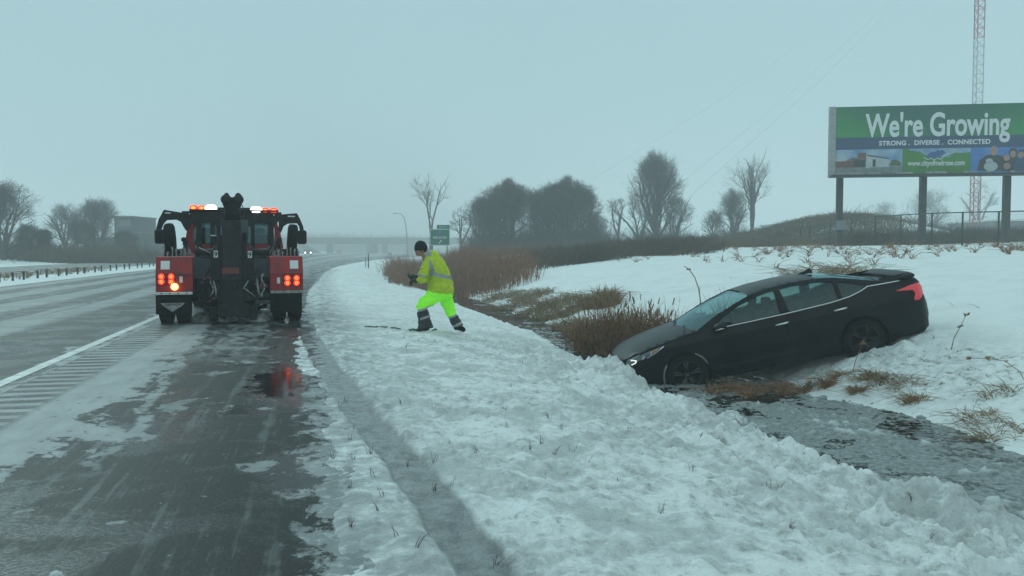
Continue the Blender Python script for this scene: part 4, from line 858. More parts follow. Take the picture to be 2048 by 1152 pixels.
# pylon behind the cab with light bar
Y = 2.6
MB().prism([(TX(a, Y), TZ(b, Y)) for a, b in ((372, 424), (560, 424), (560, 436), (548, 449), (505, 446), (498, 452), (432, 452), (424, 446), (388, 449), (372, 437))], 'y', Y, Y+.12).build('pylon', M['black_metal'], tk, bevel=.012)
for a, b in ((398, 408), (424, 432), (500, 508), (534, 544)): MB().bx(TX(a, Y), TX(b, Y), Y, Y+.10, .75, TZ(446, Y)).build('pylon_leg', M['black_metal'], tk)
for q in (386, 545): MB().lathe([(0, -.02), (.018, 0)], (TX(q, Y), Y-.005, TZ(430, Y)), 'y', 8).build('bolt', M['sticker'], tk)
lb_ = MB().bx(TX(386, Y), TX(554, Y), Y-.05, Y+.22, TZ(424, Y), TZ(420, Y)).build('light_bar', M['black_metal'], tk, bevel=.01)
def capsule(x0, x1, yc, hh, m, nm, par, y=-.09): 
    zc = TZ(yc, Y); r = hh*(15.5+Y)/F/2; a, b = TX(x0, Y), TX(x1, Y); rings = []
    for k_ in range(9):
        t_ = k_/8; x = a+(b-a)*t_; rr = r*math.sqrt(max(.05, 1-(2*t_-1)**4)); rings.append([(x, Y+y*0+.06+rr*1.4*math.cos(q), zc+rr*math.sin(q)) for q in [i*math.pi/5 for i in range(10)]])
    return MB().loft(rings).build(nm, m, par, True)
for x0, x1, yc, m, nm in ((386, 401, 417.5, 'red_on', 'beacon'), (401, 415, 417.8, 'red_on', 'beacon'), (415, 437, 418, 'white_on', 'work_light'), (500, 522, 420, 'white_on', 'work_light'), (522, 536, 420.5, 'red_on', 'beacon'), (536, 554, 421, 'red_on', 'beacon')):
    o = capsule(x0, x1, yc, 12 if m != 'white_on' else 14, M[m], nm, lb_)
    if m != 'white_on': capsule(x0+3, x1-3, yc, 5, M['orange_on'], 'beacon_core', o).location = (0, -.07, 0)
MB().bx(TX(437, Y), TX(500, Y), Y, Y+.1, TZ(421, Y), TZ(416, Y)).build('bar_centre', M['dark_steel'], lb_)
# wings of the pylon with hanging mirrors
def wing(s):
    P_ = [(340, 422), (377, 428), (388, 430), (388, 452), (380, 463), (376, 457), (370, 445), (362, 441), (345, 442), (339, 449), (334, 462), (334, 470), (324, 470), (325, 460), (330, 441)] if s < 0 else \
         [(554, 429), (590, 425.5), (596, 437), (602, 452), (604, 466), (597, 466), (594, 452), (590, 446), (572, 447), (564, 452), (558, 466), (554, 460)]
    o = MB().prism([(TX(a, Y), TZ(b, Y)) for a, b in P_], 'y', Y-.02, Y+.05).build('pylon_wing', M['black_metal'], tk, bevel=.008)
    sl_ = (342, 352, 427, 429.5) if s < 0 else (572, 586, 431, 433.5)
    MB().bx(TX(sl_[0], Y), TX(sl_[1], Y), Y-.03, Y-.021, TZ(sl_[3], Y), TZ(sl_[2], Y)).build('slot_trim', M['sticker'], o)
    a, b = (322.5, 342) if s < 0 else (590, 608.5); r_ = MB()
    r_.bx(TX(a, Y), TX(b, Y), Y-.10, Y+.07, TZ(488, Y), TZ(460, Y)); q = r_.build('mirror_housing', M['black_metal'], tk, bevel=.045)
    MB().bx(TX(a+2.5, Y), TX(b-2.5, Y), Y-.112, Y-.101, TZ(485, Y), TZ(463, Y)).build('mirror_glass', M['plastic'], q, bevel=.01)
    # dolly tyre stowed upright
    cx = TX(350 if s < 0 else 581, 1.5); cz = TZ(477, 1.5)
    t_ = MB().lathe([(.12, -.06), (.24, -.095), (.285, -.07), (.295, 0), (.285, .07), (.24, .095), (.12, .06)], (0, 0, 0), 'x', 28).build('dolly_tyre', M['rubber'], tk, True)
    t_.location = (cx, 1.5, cz); t_.rotation_euler = (0, R(4*s), 0); MB().lathe([(0, -.05), (.12, -.06), (.12, .06), (0, .05)], (0, 0, 0), 'x', 16).build('rim', M['dirty_grey'], t_)
    dm = MB().bx(cx-.10, cx+.10, 1.35, 1.65, TZ(516, 1.5), cz-.2); dm.bx(cx-.17*s-.05, cx-.17*s+.09, 1.4, 1.6, TZ(516, 1.5), TZ(498, 1.5)); dm.tube([(cx-s*.2, 1.4, TZ(512, 1.5)), (cx-s*.32, 1.4, TZ(482, 1.5))], .03, 6)
    for zz_ in (480, 488, 496, 504): dm.lathe([(0, -.03), (.05, -.03), (.05, .03), (0, .03)], (cx-s*(.33-.003*(504-zz_)), 1.4, TZ(zz_, 1.5)), 'y', 10)
    dm.build('dolly_mount', M['black_metal'], tk)
    hb = MB(); rg = random.Random(s+9)
    for i in range(5): hb.tube([(cx-s*(.2+.05*i), 1.3, TZ(514, 1.5)), (cx-s*(.22+.04*i), 1.28, TZ(505-rg.random()*16, 1.5)), (cx-s*(.26+.05*i), 1.3, TZ(512, 1.5))], .016, 5)
    hb.build('chain', M['dull_alu'], tk)
wing(-1); wing(1)
# cab
Y = 3.3; cbx = MB()
def CB(pts, y0, y1, nm, m, **kw): return MB().prism([(TX(a, Y), TZ(b, Y)) for a, b in pts], 'y', y0, y1).build(nm, m, tk, **kw)
CB([(375, 532), (376, 490), (381, 462), (390, 438), (396, 438), (392, 462), (392, 488), (546, 488), (546, 462), (541, 438), (548, 438), (556, 462), (562, 490), (563, 532)], Y, Y+.06, 'cab_back', M['red_paint'])
MB().bx(TX(378, Y), TX(560, Y), Y+.06, Y+1.9, .6, TZ(489, Y)).build('cab_body', M['red_paint'], tk, bevel=.04)
CB([(388, 443), (396, 432), (404, 429.5), (533, 429.5), (541, 432), (549, 443)], Y, Y+1.5, 'cab_roof', M['red_paint'], bevel=.02)
CB([(393, 444), (544, 444), (545.5, 487), (392.5, 487)], Y+.02, Y+.03, 'rear_window', M['glass_dark'])
for a, b in ((380, 384), (554, 558)): MB().prism([(TX(a, Y), TZ(489, Y)), (TX(b, Y), TZ(489, Y)), (TX((a+b)/2*.94+470*.06+2, Y), TZ(440, Y)), (TX((a+b)/2*.94+470*.06-2, Y), TZ(440, Y))], 'y', Y+.8, Y+.9).build('door_pillar', M['red_paint'], tk)
MB().prism([(Y+1.45, TZ(489, Y)), (Y+1.95, TZ(489, Y)), (Y+1.5, TZ(432, Y)), (Y+1.40, TZ(432, Y))], 'x', TX(383, Y), TX(389, Y)).prism([(Y+1.45, TZ(489, Y)), (Y+1.95, TZ(489, Y)), (Y+1.5, TZ(432, Y)), (Y+1.40, TZ(432, Y))], 'x', TX(549, Y), TX(555, Y)).build('windscreen_pillar', M['red_paint'], tk)
MB().bx(TX(386, Y), TX(552, Y), Y+1.9, Y+3.2, .6, 1.30).build('bonnet', M['red_paint'], tk, bevel=.08)
for q in (415, 518):
    MB().bx(TX(q-19, Y), TX(q+19, Y), Y+.5, Y+.62, TZ(520, Y), TZ(468, Y)).build('seat', M['interior'], tk, bevel=.04); MB().bx(TX(q-9, Y), TX(q+9, Y), Y+.5, Y+.6, TZ(467, Y), TZ(455, Y)).build('headrest', M['interior'], tk, bevel=.04)
MB().bx(TX(385, Y), TX(553, Y), Y+1.5, Y+1.7, TZ(520, Y), TZ(486, Y)).build('dashboard', M['interior'], tk)
for q in (-1, 1): 
    w_ = MB().lathe([(.20, -.12), (.34, -.125), (.40, -.10), (.415, 0), (.40, .10), (.34, .125), (.20, .12)], (q*.88, Y+2.2, .41), 'x', 28).build('wheel', M['rubber'], tk, True)
MB().bx(TX(425, 1), TX(441, 1), 1.0, 1.05, TZ(472.5, 1), TZ(470, 1)).build('grab_bar', M['sticker'], tk)
MB().tube([(TX(401), .4, TZ(495)), (TX(415), .3, TZ(502)), (TX(425), .3, TZ(507)), (TX(433), .3, TZ(520))], .012, 5).build('hydraulic_hose', M['dull_alu'], tk)
# winch drums, hydraulics, clutter low in the middle
rg = random.Random(5)
for q in (410, 520): MB().lathe([(0, -.18), (.12, -.18), (.12, -.15), (.07, -.15), (.07, .15), (.12, .15), (.12, .18), (0, .18)], (TX(q), .9, TZ(505)), 'x', 18).build('winch_drum', M['dark_steel'], tk, True)
for a, b in ((396, 426), (505, 532)): MB().bx(TX(a), TX(b), .6, 1.2, TZ(556), TZ(512)).build('winch_frame', M['black_metal'], tk, bevel=.01)
for i in range(26):
    x = rg.uniform(-.62, .66); z = rg.uniform(.35, .85); MB().box((x, rg.uniform(.05, .3), z), (rg.uniform(.05, .16), .12, rg.uniform(.04, .13)), Matrix.Rotation(rg.uniform(-.5, .5), 3, 'Y')).build('bracket', M[rg.choice(['black_metal', 'black_metal', 'dark_steel', 'dirty_grey', 'red_dirty'])], tk, bevel=.008)
for i in range(34):
    x = rg.uniform(-.62, .66); z = rg.uniform(.14, .5); MB().box((x, rg.uniform(.1, .9), z), (rg.uniform(.05, .2), .2, rg.uniform(.04, .16)), Matrix.Rotation(rg.uniform(-.6, .6), 3, 'Y')).build('bracket', M['black_metal'], tk, bevel=.008)
for i in range(7):
    hs = MB()
    x = rg.uniform(-.5, .55); hs.tube([(x, -.02, .84), (x+rg.uniform(-.12, .12), -.10, .66), (x+rg.uniform(-.2, .2), -.06, .50), (x+rg.uniform(-.12, .2), .1, .40)], .016, 6)
    hs.build('hydraulic_hose', M['rubber' if i % 3 else 'dull_alu'], tk, True)
rl = MB(); rl.box((TX(405), .02, TZ(565)), (.10, .03, .05)).box((TX(507), .02, TZ(561)), (.06, .03, .03)).box((TX(528), .02, TZ(605)), (.36, .04, .07)); rl.build('bracket', M['dirty_grey'], tk, bevel=.006)
MB().tube([(TX(508), -.05, TZ(565)), (TX(512), -.05, TZ(573)), (TX(519), -.05, TZ(574)), (TX(522), -.05, TZ(566))], .02, 6).build('tow_hook', M['red_dirty'], tk, True)
for i, (q, z0_, z1_) in enumerate(((418, 536, 566), (426, 540, 590), (512, 535, 575), (524, 548, 596), (404, 560, 604))):
    P_ = [(TX(q)+.03*math.sin(k_*.9+i), -.02-.015*(k_ % 2), TZ(z0_)+(TZ(z1_)-TZ(z0_))*k_/10) for k_ in range(11)]; MB().tube(P_, [.013, .019]*5+[.013], 5).build('chain', M['dull_alu' if i % 2 else 'dark_steel'], tk)
# snow caught under the truck and heaps on the ground beneath
def blob(name, label, c, d, cat='snow lump', k_=9, seed=1, m='snow_clump', parent=None):
    rg = random.Random(seed); b = bmesh.new(); bmesh.ops.create_icosphere(b, subdivisions=4, radius=1)
    for v in b.verts:
        n_ = float(fbm(np.array([v.co.x*2.2+seed]), np.array([v.co.y*2.2+v.co.z*1.7]), 4, .6)[0]); v.co = v.co*(1+.45*n_); v.co.z = max(v.co.z, -.35)
        v.co = Vector((v.co.x*d[0], v.co.y*d[1], v.co.z*d[2]))
    me = bpy.data.meshes.new(name); b.to_mesh(me); b.free(); o = link_mesh(name, me, M[m], parent, True); o.location = c
    if label: tag(o, label, cat)
    return o
def tw(px, py):  # ground point (z=0)
    y = F*H/(py-HOR); return Vector(((px-1024)/F*y, y, 0))
for i, (px, py, w_, h_, lab) in enumerate(((405, 634, .22, .17, 'wet snow heap behind the left wheels under the tow truck'), (517, 634, .20, .16, 'wet snow heap left of the right wheels under the tow truck'), (455, 634, .16, .09, 'small snow ridge under the middle of the tow truck'))):
    q = tw(px, py+8); blob('snow_heap', lab, (q.x, q.y, 0), (w_, .25, h_), seed=i+2)
for i, (L, s, r_, lab) in enumerate(((-1.08, 3.78, .03, 'small slush lump on the wet shoulder nearest the bottom edge'),)):
    x, y = XY(L, s); blob('slush_lump', lab, (float(x), float(y), .005), (r_, r_, r_*.8), seed=i+20)
blob('snow_block', 'loose block of snow at the edge of the slushy water', (float(2.55), 9.85, -.70), (.17, .15, .17), seed=12)

# ================================================================ black sedan nose-down in the ditch (local X forward, Y left, Z up)
cr_ = thing('sedan', 'black sedan stuck nose-down in the snowy ditch with its front in slushy water', 'car', (4.17514519, 14.07754471, -.64347232))
cr_.rotation_mode = 'XYZ'
_q = Matrix.Rotation(R(180.509), 4, 'Z') @ Matrix.Rotation(R(11.507), 4, 'Y') @ Matrix.Rotation(R(-.93), 4, 'X'); cr_.rotation_euler = _q.to_euler('XYZ')
def Wp(X): return np.interp(X, [-2.56, -2.5, -2.4, -2.2, -1.9, -1.41, -.6, .6, 1.41, 1.8, 2.05, 2.22, 2.32, 2.38, 2.42], [.66, .76, .83, .885, .915, .925, .905, .905, .92, .90, .85, .76, .64, .50, .30])
def Tz(Z): return np.interp(Z, [.15, .22, .35, .55, .66, .80, .90, 1.0, 1.12, 1.25, 1.34, 1.42], [-.07, -.045, -.012, 0, .0, -.004, -.022, -.05, -.105, -.175, -.235, -.32])
def YS(X, Z): 
    # door sculpting: slight hollow low on the doors, shoulder crease
    return Wp(X)+Tz(Z)-.014*math.exp(-((Z-.42)/.09)**2)*(1 if abs(X) < 1 else max(0, 1-(abs(X)-1)*3))+.008*math.exp(-((Z-.84)/.03)**2)
def arc(cx, r, a0, a1, n=14): return [(cx+r*math.cos(a0+(a1-a0)*i/n), .335+r*math.sin(a0+(a1-a0)*i/n)) for i in range(n+1)]
TOP = [(2.36, .66), (2.31, .735), (2.15, .80), (1.9, .865), (1.6, .92), (1.3, .965), (1.13, .985), (.86, 1.115), (.5, 1.26), (.2, 1.35), (-.1, 1.395), (-.5, 1.412), (-.9, 1.40), (-1.2, 1.355), (-1.5, 1.275), (-1.8, 1.185), (-2.02, 1.125), (-2.2, 1.115), (-2.42, 1.11), (-2.48, 1.04), (-2.46, .92), (-2.50, .80), (-2.565, .70), (-2.57, .5), (-2.50, .33), (-2.38, .26)]
FRONTLOW = [(2.40, .52), (2.40, .40), (2.34, .27), (2.2, .2)]
out = list(TOP)+arc(-1.41, .385, R(190), R(-10), 20)[::1]
bottom = [(-2.1, .24), (-1.84, .24)]
outline = TOP+[(-1.86, .25)]+arc(-1.41, .385, R(193), R(-14), 22)+[(-1.0, .20), (-.5, .19), (.5, .19), (1.0, .20)]+arc(1.41, .385, R(194), R(-13), 22)+[(1.83, .24), (2.2, .20), (2.34, .27), (2.40, .40), (2.40, .52)]
DLO = [(.80, 1.035), (.66, 1.125), (.42, 1.222), (.15, 1.297), (-.12, 1.337), (-.5, 1.352), (-.88, 1.340), (-1.15, 1.300), (-1.42, 1.225), (-1.60, 1.150), (-1.50, 1.105), (-1.30, 1.055), (-1.0, 1.022), (-.4, .998), (.3, .985), (.80, .978)]
def side_panel(poly, hole, dy, s, thick=0, step=.07):
    bm = bmesh.new(); loops = [poly]+([hole] if hole else []); flat = [Vector((p[0], 0, p[1])) for l in loops for p in l]
    tr_ = tessellate_polygon([[Vector((p[0], p[1], 0)) for p in l] for l in loops]); vs_ = [bm.verts.new(p) for p in flat]
    for t_ in tr_:
        try: bm.faces.new([vs_[i] for i in t_])
        except ValueError: pass
    xs = [p[0] for p in poly]; zs = [p[1] for p in poly]
    x = math.floor(min(xs)/step)*step
    while x < max(xs): bmesh.ops.bisect_plane(bm, geom=bm.verts[:]+bm.edges[:]+bm.faces[:], plane_co=(x, 0, 0), plane_no=(1, 0, 0), dist=1e-5); x += step
    z = math.floor(min(zs)/step)*step
    while z < max(zs): bmesh.ops.bisect_plane(bm, geom=bm.verts[:]+bm.edges[:]+bm.faces[:], plane_co=(0, 0, z), plane_no=(0, 0, 1), dist=1e-5); z += step
    for v in bm.verts: v.co.y = s*(YS(v.co.x, v.co.z)+dy)
    return bm
def bm_obj(bm, name, m, parent, smooth=True, solid=0, mods=None):
    bmesh.ops.recalc_face_normals(bm, faces=bm.faces); me = bpy.data.meshes.new(name); bm.to_mesh(me); bm.free(); o = link_mesh(name, me, m, parent, smooth)
    if solid: md = o.modifiers.new('solid', 'SOLIDIFY'); md.thickness = solid; md.offset = 0
    return o
def cross(edge, crown, bulge, n=14, inset=0):
    # edge: list of (X,Z); strip across the car
    b = MB(); V = []
    for i, (X, Z) in enumerate(edge):
        c_ = crown(i) if callable(crown) else crown; bu = bulge(i) if callable(bulge) else bulge
        for j in range(n+1):
            t_ = -1+2*j/n; V.append((X+bu*(1-t_*t_), (YS(X, Z)-inset)*t_, Z+c_*(1-abs(t_)**2.6)))
    Fc = [(i*(n+1)+j, i*(n+1)+j+1, (i+1)*(n+1)+j+1, (i+1)*(n+1)+j) for i in range(len(edge)-1) for j in range(n)]
    return b.add(V, Fc)
def dens(e_, st=.05):
    o_ = [e_[0]]
    for a, b in zip(e_[:-1], e_[1:]):
        k_ = max(1, int(math.dist(a, b)/st)); o_ += [(a[0]+(b[0]-a[0])*i/k_, a[1]+(b[1]-a[1])*i/k_) for i in range(1, k_+1)]
    return o_
# body shell = sides + hood + roof + boot + fascias joined in one mesh
BODY = MB()
def take(bm):
    bm.verts.ensure_lookup_table(); bm.verts.index_update(); BODY.add([v.co[:] for v in bm.verts], [[v.index for v in f.verts] for f in bm.faces]); bm.free()
for s in (1, -1): take(side_panel(outline, DLO, 0, s, step=.035))
hood = dens(TOP[0:7]); nh = len(hood)
BODY_parts = [cross(hood, lambda i: .055*min(1, i/5), lambda i: .07*(1-i/nh)+.16*(i/nh)**3), cross(dens(TOP[9:13]), .045, lambda i: 0), cross(dens(TOP[15:19]), .03, lambda i: -.06), cross(dens(TOP[18:26]), .0, -.07), cross(dens([(2.36, .66), (2.40, .52), (2.40, .40), (2.34, .27), (2.2, .20)]), 0, lambda i: .07)]
for p_ in BODY_parts: BODY.add(p_.v, p_.f)
BODY.bx(-2.2, 2.2, -.55, .55, .19, .24)
me = bpy.data.meshes.new('body'); me.from_pydata(BODY.v, [], BODY.f); bm = bmesh.new(); bm.from_mesh(me); bmesh.ops.remove_doubles(bm, verts=bm.verts, dist=.0004)
for s in (1, -1): MB().tube([(X, s*(YS(X, Z)-.001), Z+.001) for X, Z in dens(TOP[1:7], .03)], .0085, 6).build('bonnet_seam', M['plastic'], cr_, True)
body = bm_obj(bm, 'body', M['car_black'], cr_); md = body.modifiers.new('edge', 'EDGE_SPLIT'); md.split_angle = R(38)
# glass
cross(dens(TOP[6:10]), .03, lambda i: .17-.010*i, inset=.055).build('windshield', M['glass_front'], cr_, True)
cross(dens(TOP[12:16]), .03, -.05, inset=.05).build('rear_window', M['glass_dark'], cr_, True)
for s in (1, -1):
    bm = side_panel(DLO, None, -.012, s); bm_obj(bm, 'side_window', M['glass'] if s > 0 else M['glass'], cr_)
    # pillars: A, B, C
    ap = [(1.25, .965), (1.08, 1.03), (.86, 1.125), (.5, 1.268), (.2, 1.358), (.12, 1.31), (.42, 1.222), (.66, 1.13), (.82, 1.03), (.84, .975)]
    for P_, nm in (([(-.20, .985), (-.34, .988), (-.30, 1.36), (-.20, 1.36)], 'b_pillar'), ([(-1.13, 1.02), (-1.19, 1.03), (-1.19, 1.30), (-1.13, 1.31)], 'c_divider'), ([(.80, .975), (.58, .98), (.56, 1.02), (.80, 1.05)], 'mirror_sail')):
        bm_obj(side_panel(P_, None, .004, s), nm, M['plastic'], cr_, solid=.008)
    # chrome belt line
    trim = MB(); pp = [(.84, .968), (.3, .972), (-.4, .985), (-1.0, 1.010), (-1.30, 1.043), (-1.50, 1.092), (-1.62, 1.138), (-2.14, 1.122)]; pp = dens(pp, .06)
    trim.tube([(a, s*(YS(a, b)+.004), b) for a, b in pp], .0095, 6).build('chrome_trim', M['chrome'], cr_, True)
    for hx, hz in ((-.17, .845), (-1.10, .885)):
        hd_ = MB(); hd_.tube([(hx+.10, s*(YS(hx+.1, hz)+.02), hz-.004), (hx+.06, s*(YS(hx, hz)+.036), hz), (hx-.06, s*(YS(hx, hz)+.036), hz+.006), (hx-.11, s*(YS(hx-.1, hz)+.02), hz+.008)], [.010, .015, .017, .014], 8).build('door_handle', M['chrome'], cr_, True)
    # door gaps
    gp_ = MB()
    for P_ in ([(.86, .97), (.90, .6), (.86, .28), (.80, .22)], [(-.27, .985), (-.30, .6), (-.28, .22)], [(-1.22, 1.03), (-1.18, .8), (-1.02, .62), (-.96, .45), (-.94, .26)], [(.80, .235), (-.94, .24)]):
        d_ = dens(P_, .06); gp_.tube([(a, s*(YS(a, b)+.0), b) for a, b in d_], .0045, 4)
    gp_.build('door_seam', M['plastic'], cr_)
    # mirror
    mh = [[(X, s*(yc+ry*math.cos(a)), zc+rz_*math.sin(a)) for a in [i*math.pi/6 for i in range(12)]] for X, yc, zc, ry, rz_ in ((.90, 1.00, 1.00, .03, .02), (.86, 1.00, 1.005, .085, .055), (.78, 1.005, 1.01, .105, .068), (.72, 1.005, 1.01, .10, .064))]
    mi = MB().loft(mh).build('side_mirror', M['car_black'], cr_, True); MB().tube([(.80, s*.87, .975), (.80, s*.94, .985)], .022, 6).build('mirror_arm', M['plastic'], mi)
    MB().tube([(.885, s*1.045, .965), (.82, s*1.095, .985), (.75, s*1.085, .985)], .013, 6).build('mirror_trim', M['chrome'], mi, True)
    # headlight, conforming to the front corner
    hl_ = [(2.305, .665), (2.27, .728), (2.08, .790), (1.86, .845), (1.70, .872), (1.84, .80), (1.98, .735), (2.12, .70), (2.22, .645)]
    ho = bm_obj(side_panel(hl_, None, .006, s, step=.03), 'headlight', M['lamp_clear'], cr_, solid=.01)
    for P_, m_n, nm in (([(2.30, .672), (2.265, .722), (2.20, .742), (2.13, .72), (2.15, .675), (2.22, .65)], 'lamp_on', 'lamp_rim'), ([(2.275, .680), (2.25, .711), (2.20, .722), (2.155, .708), (2.17, .685), (2.22, .67)], 'lamp_clear', 'projector'), ([(2.06, .725), (2.03, .775), (2.005, .782), (2.02, .725)], 'chrome', 'reflector'), ([(1.93, .765), (1.90, .825), (1.88, .830), (1.90, .775)], 'chrome', 'reflector'), ([(1.885, .785), (1.87, .832), (1.76, .855), (1.83, .805)], 'lamp_amber', 'amber_lens'), ([(2.26, .728), (2.08, .790), (2.08, .802), (2.26, .742)], 'chrome', 'lamp_edge'), ([(1.69, .875), (1.84, .797), (1.98, .733), (1.98, .724), (1.83, .785), (1.69, .862)], 'chrome', 'lamp_edge')):
        bm_obj(side_panel(P_, None, .013 if nm != 'projector' else .018, s, step=.03), nm, M[m_n], ho)
    # tail light: boomerang
    tl = [(-2.02, .985), (-2.28, 1.025), (-2.455, 1.03), (-2.49, .96), (-2.475, .85), (-2.37, .775), (-2.28, .79), (-2.325, .89), (-2.30, .945)]
    to = bm_obj(side_panel(tl, None, .008, s, step=.03), 'tail_light', M['tail_red'], cr_, solid=.012)
    # wheels
    for X in (1.41, -1.41):
        yw = s*.80; w_ = MB().lathe([(.225, -.095), (.26, -.105), (.315, -.100), (.337, -.07), (.342, 0), (.337, .07), (.315, .100), (.26, .105), (.225, .095)], (X, yw, .335), 'y', 44).build('wheel', M['rubber'], cr_, True)
        rm = MB().lathe([(.228, -.09), (.235, .098), (.218, .098), (.208, .0), (.05, -.01), (0, -.01)], (X, yw if s > 0 else yw, .335), 'y', 40)
        if s < 0: rm = MB().lathe([(.228, .09), (.235, -.098), (.218, -.098), (.208, .0), (.05, .01), (0, .01)], (X, yw, .335), 'y', 40)
        rm = rm.build('rim', M['rim_black'], w_, True); sp = MB()
        for i in range(5):
            a = i*2*math.pi/5+.35+(.4 if X < 0 else 0)
            for da in (-.13, .13):
                aa = a+da; c0 = (X+.045*math.cos(a), yw+s*.060, .335+.045*math.sin(a)); c1 = (X+.222*math.cos(aa), yw+s*.088, .335+.222*math.sin(aa)); sp.tube([c0, c1], [.022, .016], 6)
            # rear spokes take the black metal: that wheel's shade put into colour
        sp.lathe([(0, s*.075), (.045, s*.072), (.055, s*.04)], (X, yw, .335), 'y', 20); sp.build('spokes', M['rim_metal' if X > 0 else 'rim_black'], w_, True)
        bk = MB().lathe([(0, 0), (.205, 0)], (X, yw-s*.02, .335), 'y', 30).build('brake_disc', M['plastic'] if X < 0 else M['interior'], w_)
        # wheel well liner
        ln = MB(); pts_ = arc(X, .388, R(-25), R(205), 26)
        V = [(a, s*(YS(a, b)-.012), b) for a, b in pts_]+[(a, s*.45, b) for a, b in pts_]; nn = len(pts_)
        ln.add(V, [(i, i+1, nn+i+1, nn+i) for i in range(nn-1)]); V2 = [(X, s*.45, .335)]+[(a, s*.45, b) for a, b in pts_]; ln.add(V2, [(0, i, i+1) for i in range(1, nn)])
        ln.build('wheel_liner', M['plastic'], cr_)
    # snow packed in the front wheel arch
    for a0, a1 in ((R(140), R(196)), (R(18), R(62))):
        pts_ = [(1.41+.368*math.cos(R(180)-(a0+(a1-a0)*i/8)), .335+.368*math.sin(a0+(a1-a0)*i/8)) for i in range(9)]; MB().tube([(a, s*(YS(a, b)-.02), b) for a, b in pts_], [.006]+[.017]*7+[.006], 6).build('packed_snow', M['dull_alu'], cr_, True)
# spoiler, fin, interior, grille, wipers, bumper insert
MB().loft([[(X+dx, y, Z+dz) for dx, dz in ((.16, -.03), (.0, .016), (-.12, .022), (-.155, .004), (-.15, -.034), (0, -.035))] for y, X, Z in ((-.78, -2.27, 1.145), (-.72, -2.27, 1.185), (-.4, -2.27, 1.20), (0, -2.27, 1.205), (.4, -2.27, 1.20), (.72, -2.27, 1.185), (.78, -2.27, 1.145))]).build('spoiler', M['car_black'], cr_, True, sub=1)
for s in (-1, 1): MB().loft([[(X+a, s*y, Z+b) for a, b in ((.34, 0), (-.16, 0), (-.16, .03), (.34, .03))] for X, y, Z in ((-2.20, .74, 1.09), (-2.22, .66, 1.175))]).build('spoiler_stay', M['car_black'], cr_)
MB().loft([[(X, y, z) for X, y, z in ((x0, -.03, z0), (x0, .03, z0), (x0-.0, .012, z1), (x0, -.012, z1))] for x0, z0, z1 in ((-.86, 1.43, 1.455), (-.96, 1.43, 1.475), (-1.06, 1.43, 1.510), (-1.09, 1.42, 1.49))]).build('antenna_fin', M['plastic'], cr_)
MB().bx(-1.9, 1.1, -.72, .72, .24, .34).build('cabin_floor', M['interior'], cr_)
for X, yy in ((-.05, .38), (-.05, -.38), (-.95, .36), (-.95, -.36)):
    st_ = MB().loft([[(X+a-.14*(z_-.5), yy+w_*q, z_) for a, q in ((.07, -1), (.07, 1), (-.08, 1), (-.08, -1))] for z_, w_ in ((.38, .25), (.7, .26), (1.0, .22), (1.06, .15))]).build('seat', M['interior'], cr_, bevel=.03)
    MB().loft([[(X+a-.14*(z_-.5), yy+w_*q, z_) for a, q in ((.05, -1), (.05, 1), (-.05, 1), (-.05, -1))] for z_, w_ in ((1.05, .03), (1.09, .11), (1.15, .135), (1.21, .13), (1.235, .09))]).build('headrest', M['interior'], st_, bevel=.02)
MB().bx(.55, 1.1, -.74, .74, .6, .955).build('dashboard', M['interior'], cr_, bevel=.06)
MB().lathe([(.165, -.012), (.185, 0), (.165, .012), (.150, 0), (.165, -.012)], (0, 0, 0), 'x', 28).build('steering_wheel', M['interior'], cr_).location = (.42, .38, .93)
MB().tube([(1.30, .70, 1.0), (1.22, .35, 1.035), (1.14, -.05, 1.045)], .012, 5).tube([(1.33, .10, 1.035), (1.22, -.3, 1.04), (1.16, -.62, 1.01)], .012, 5).build('wiper', M['plastic'], cr_)
MB().prism([(-.32, .66), (.32, .66), (.22, .46), (-.22, .46)], 'x', 2.44, 2.475).build('grille', M['plastic'], cr_)
MB().tube([(2.44, .36, .68), (2.475, .24, .45), (2.48, 0, .42), (2.475, -.24, .45), (2.44, -.36, .68)], .02, 6).build('grille_trim', M['rim_metal'], cr_, True)
MB().bx(-2.585, -2.50, -.58, .58, .28, .40).build('rear_diffuser', M['plastic'], cr_, bevel=.02)
for s in (-1, 1): MB().lathe([(0, 0), (.035, .0)], (2.3, s*.72, .42), 'x', 12).build('fog_lamp', M['lamp_clear'], cr_)

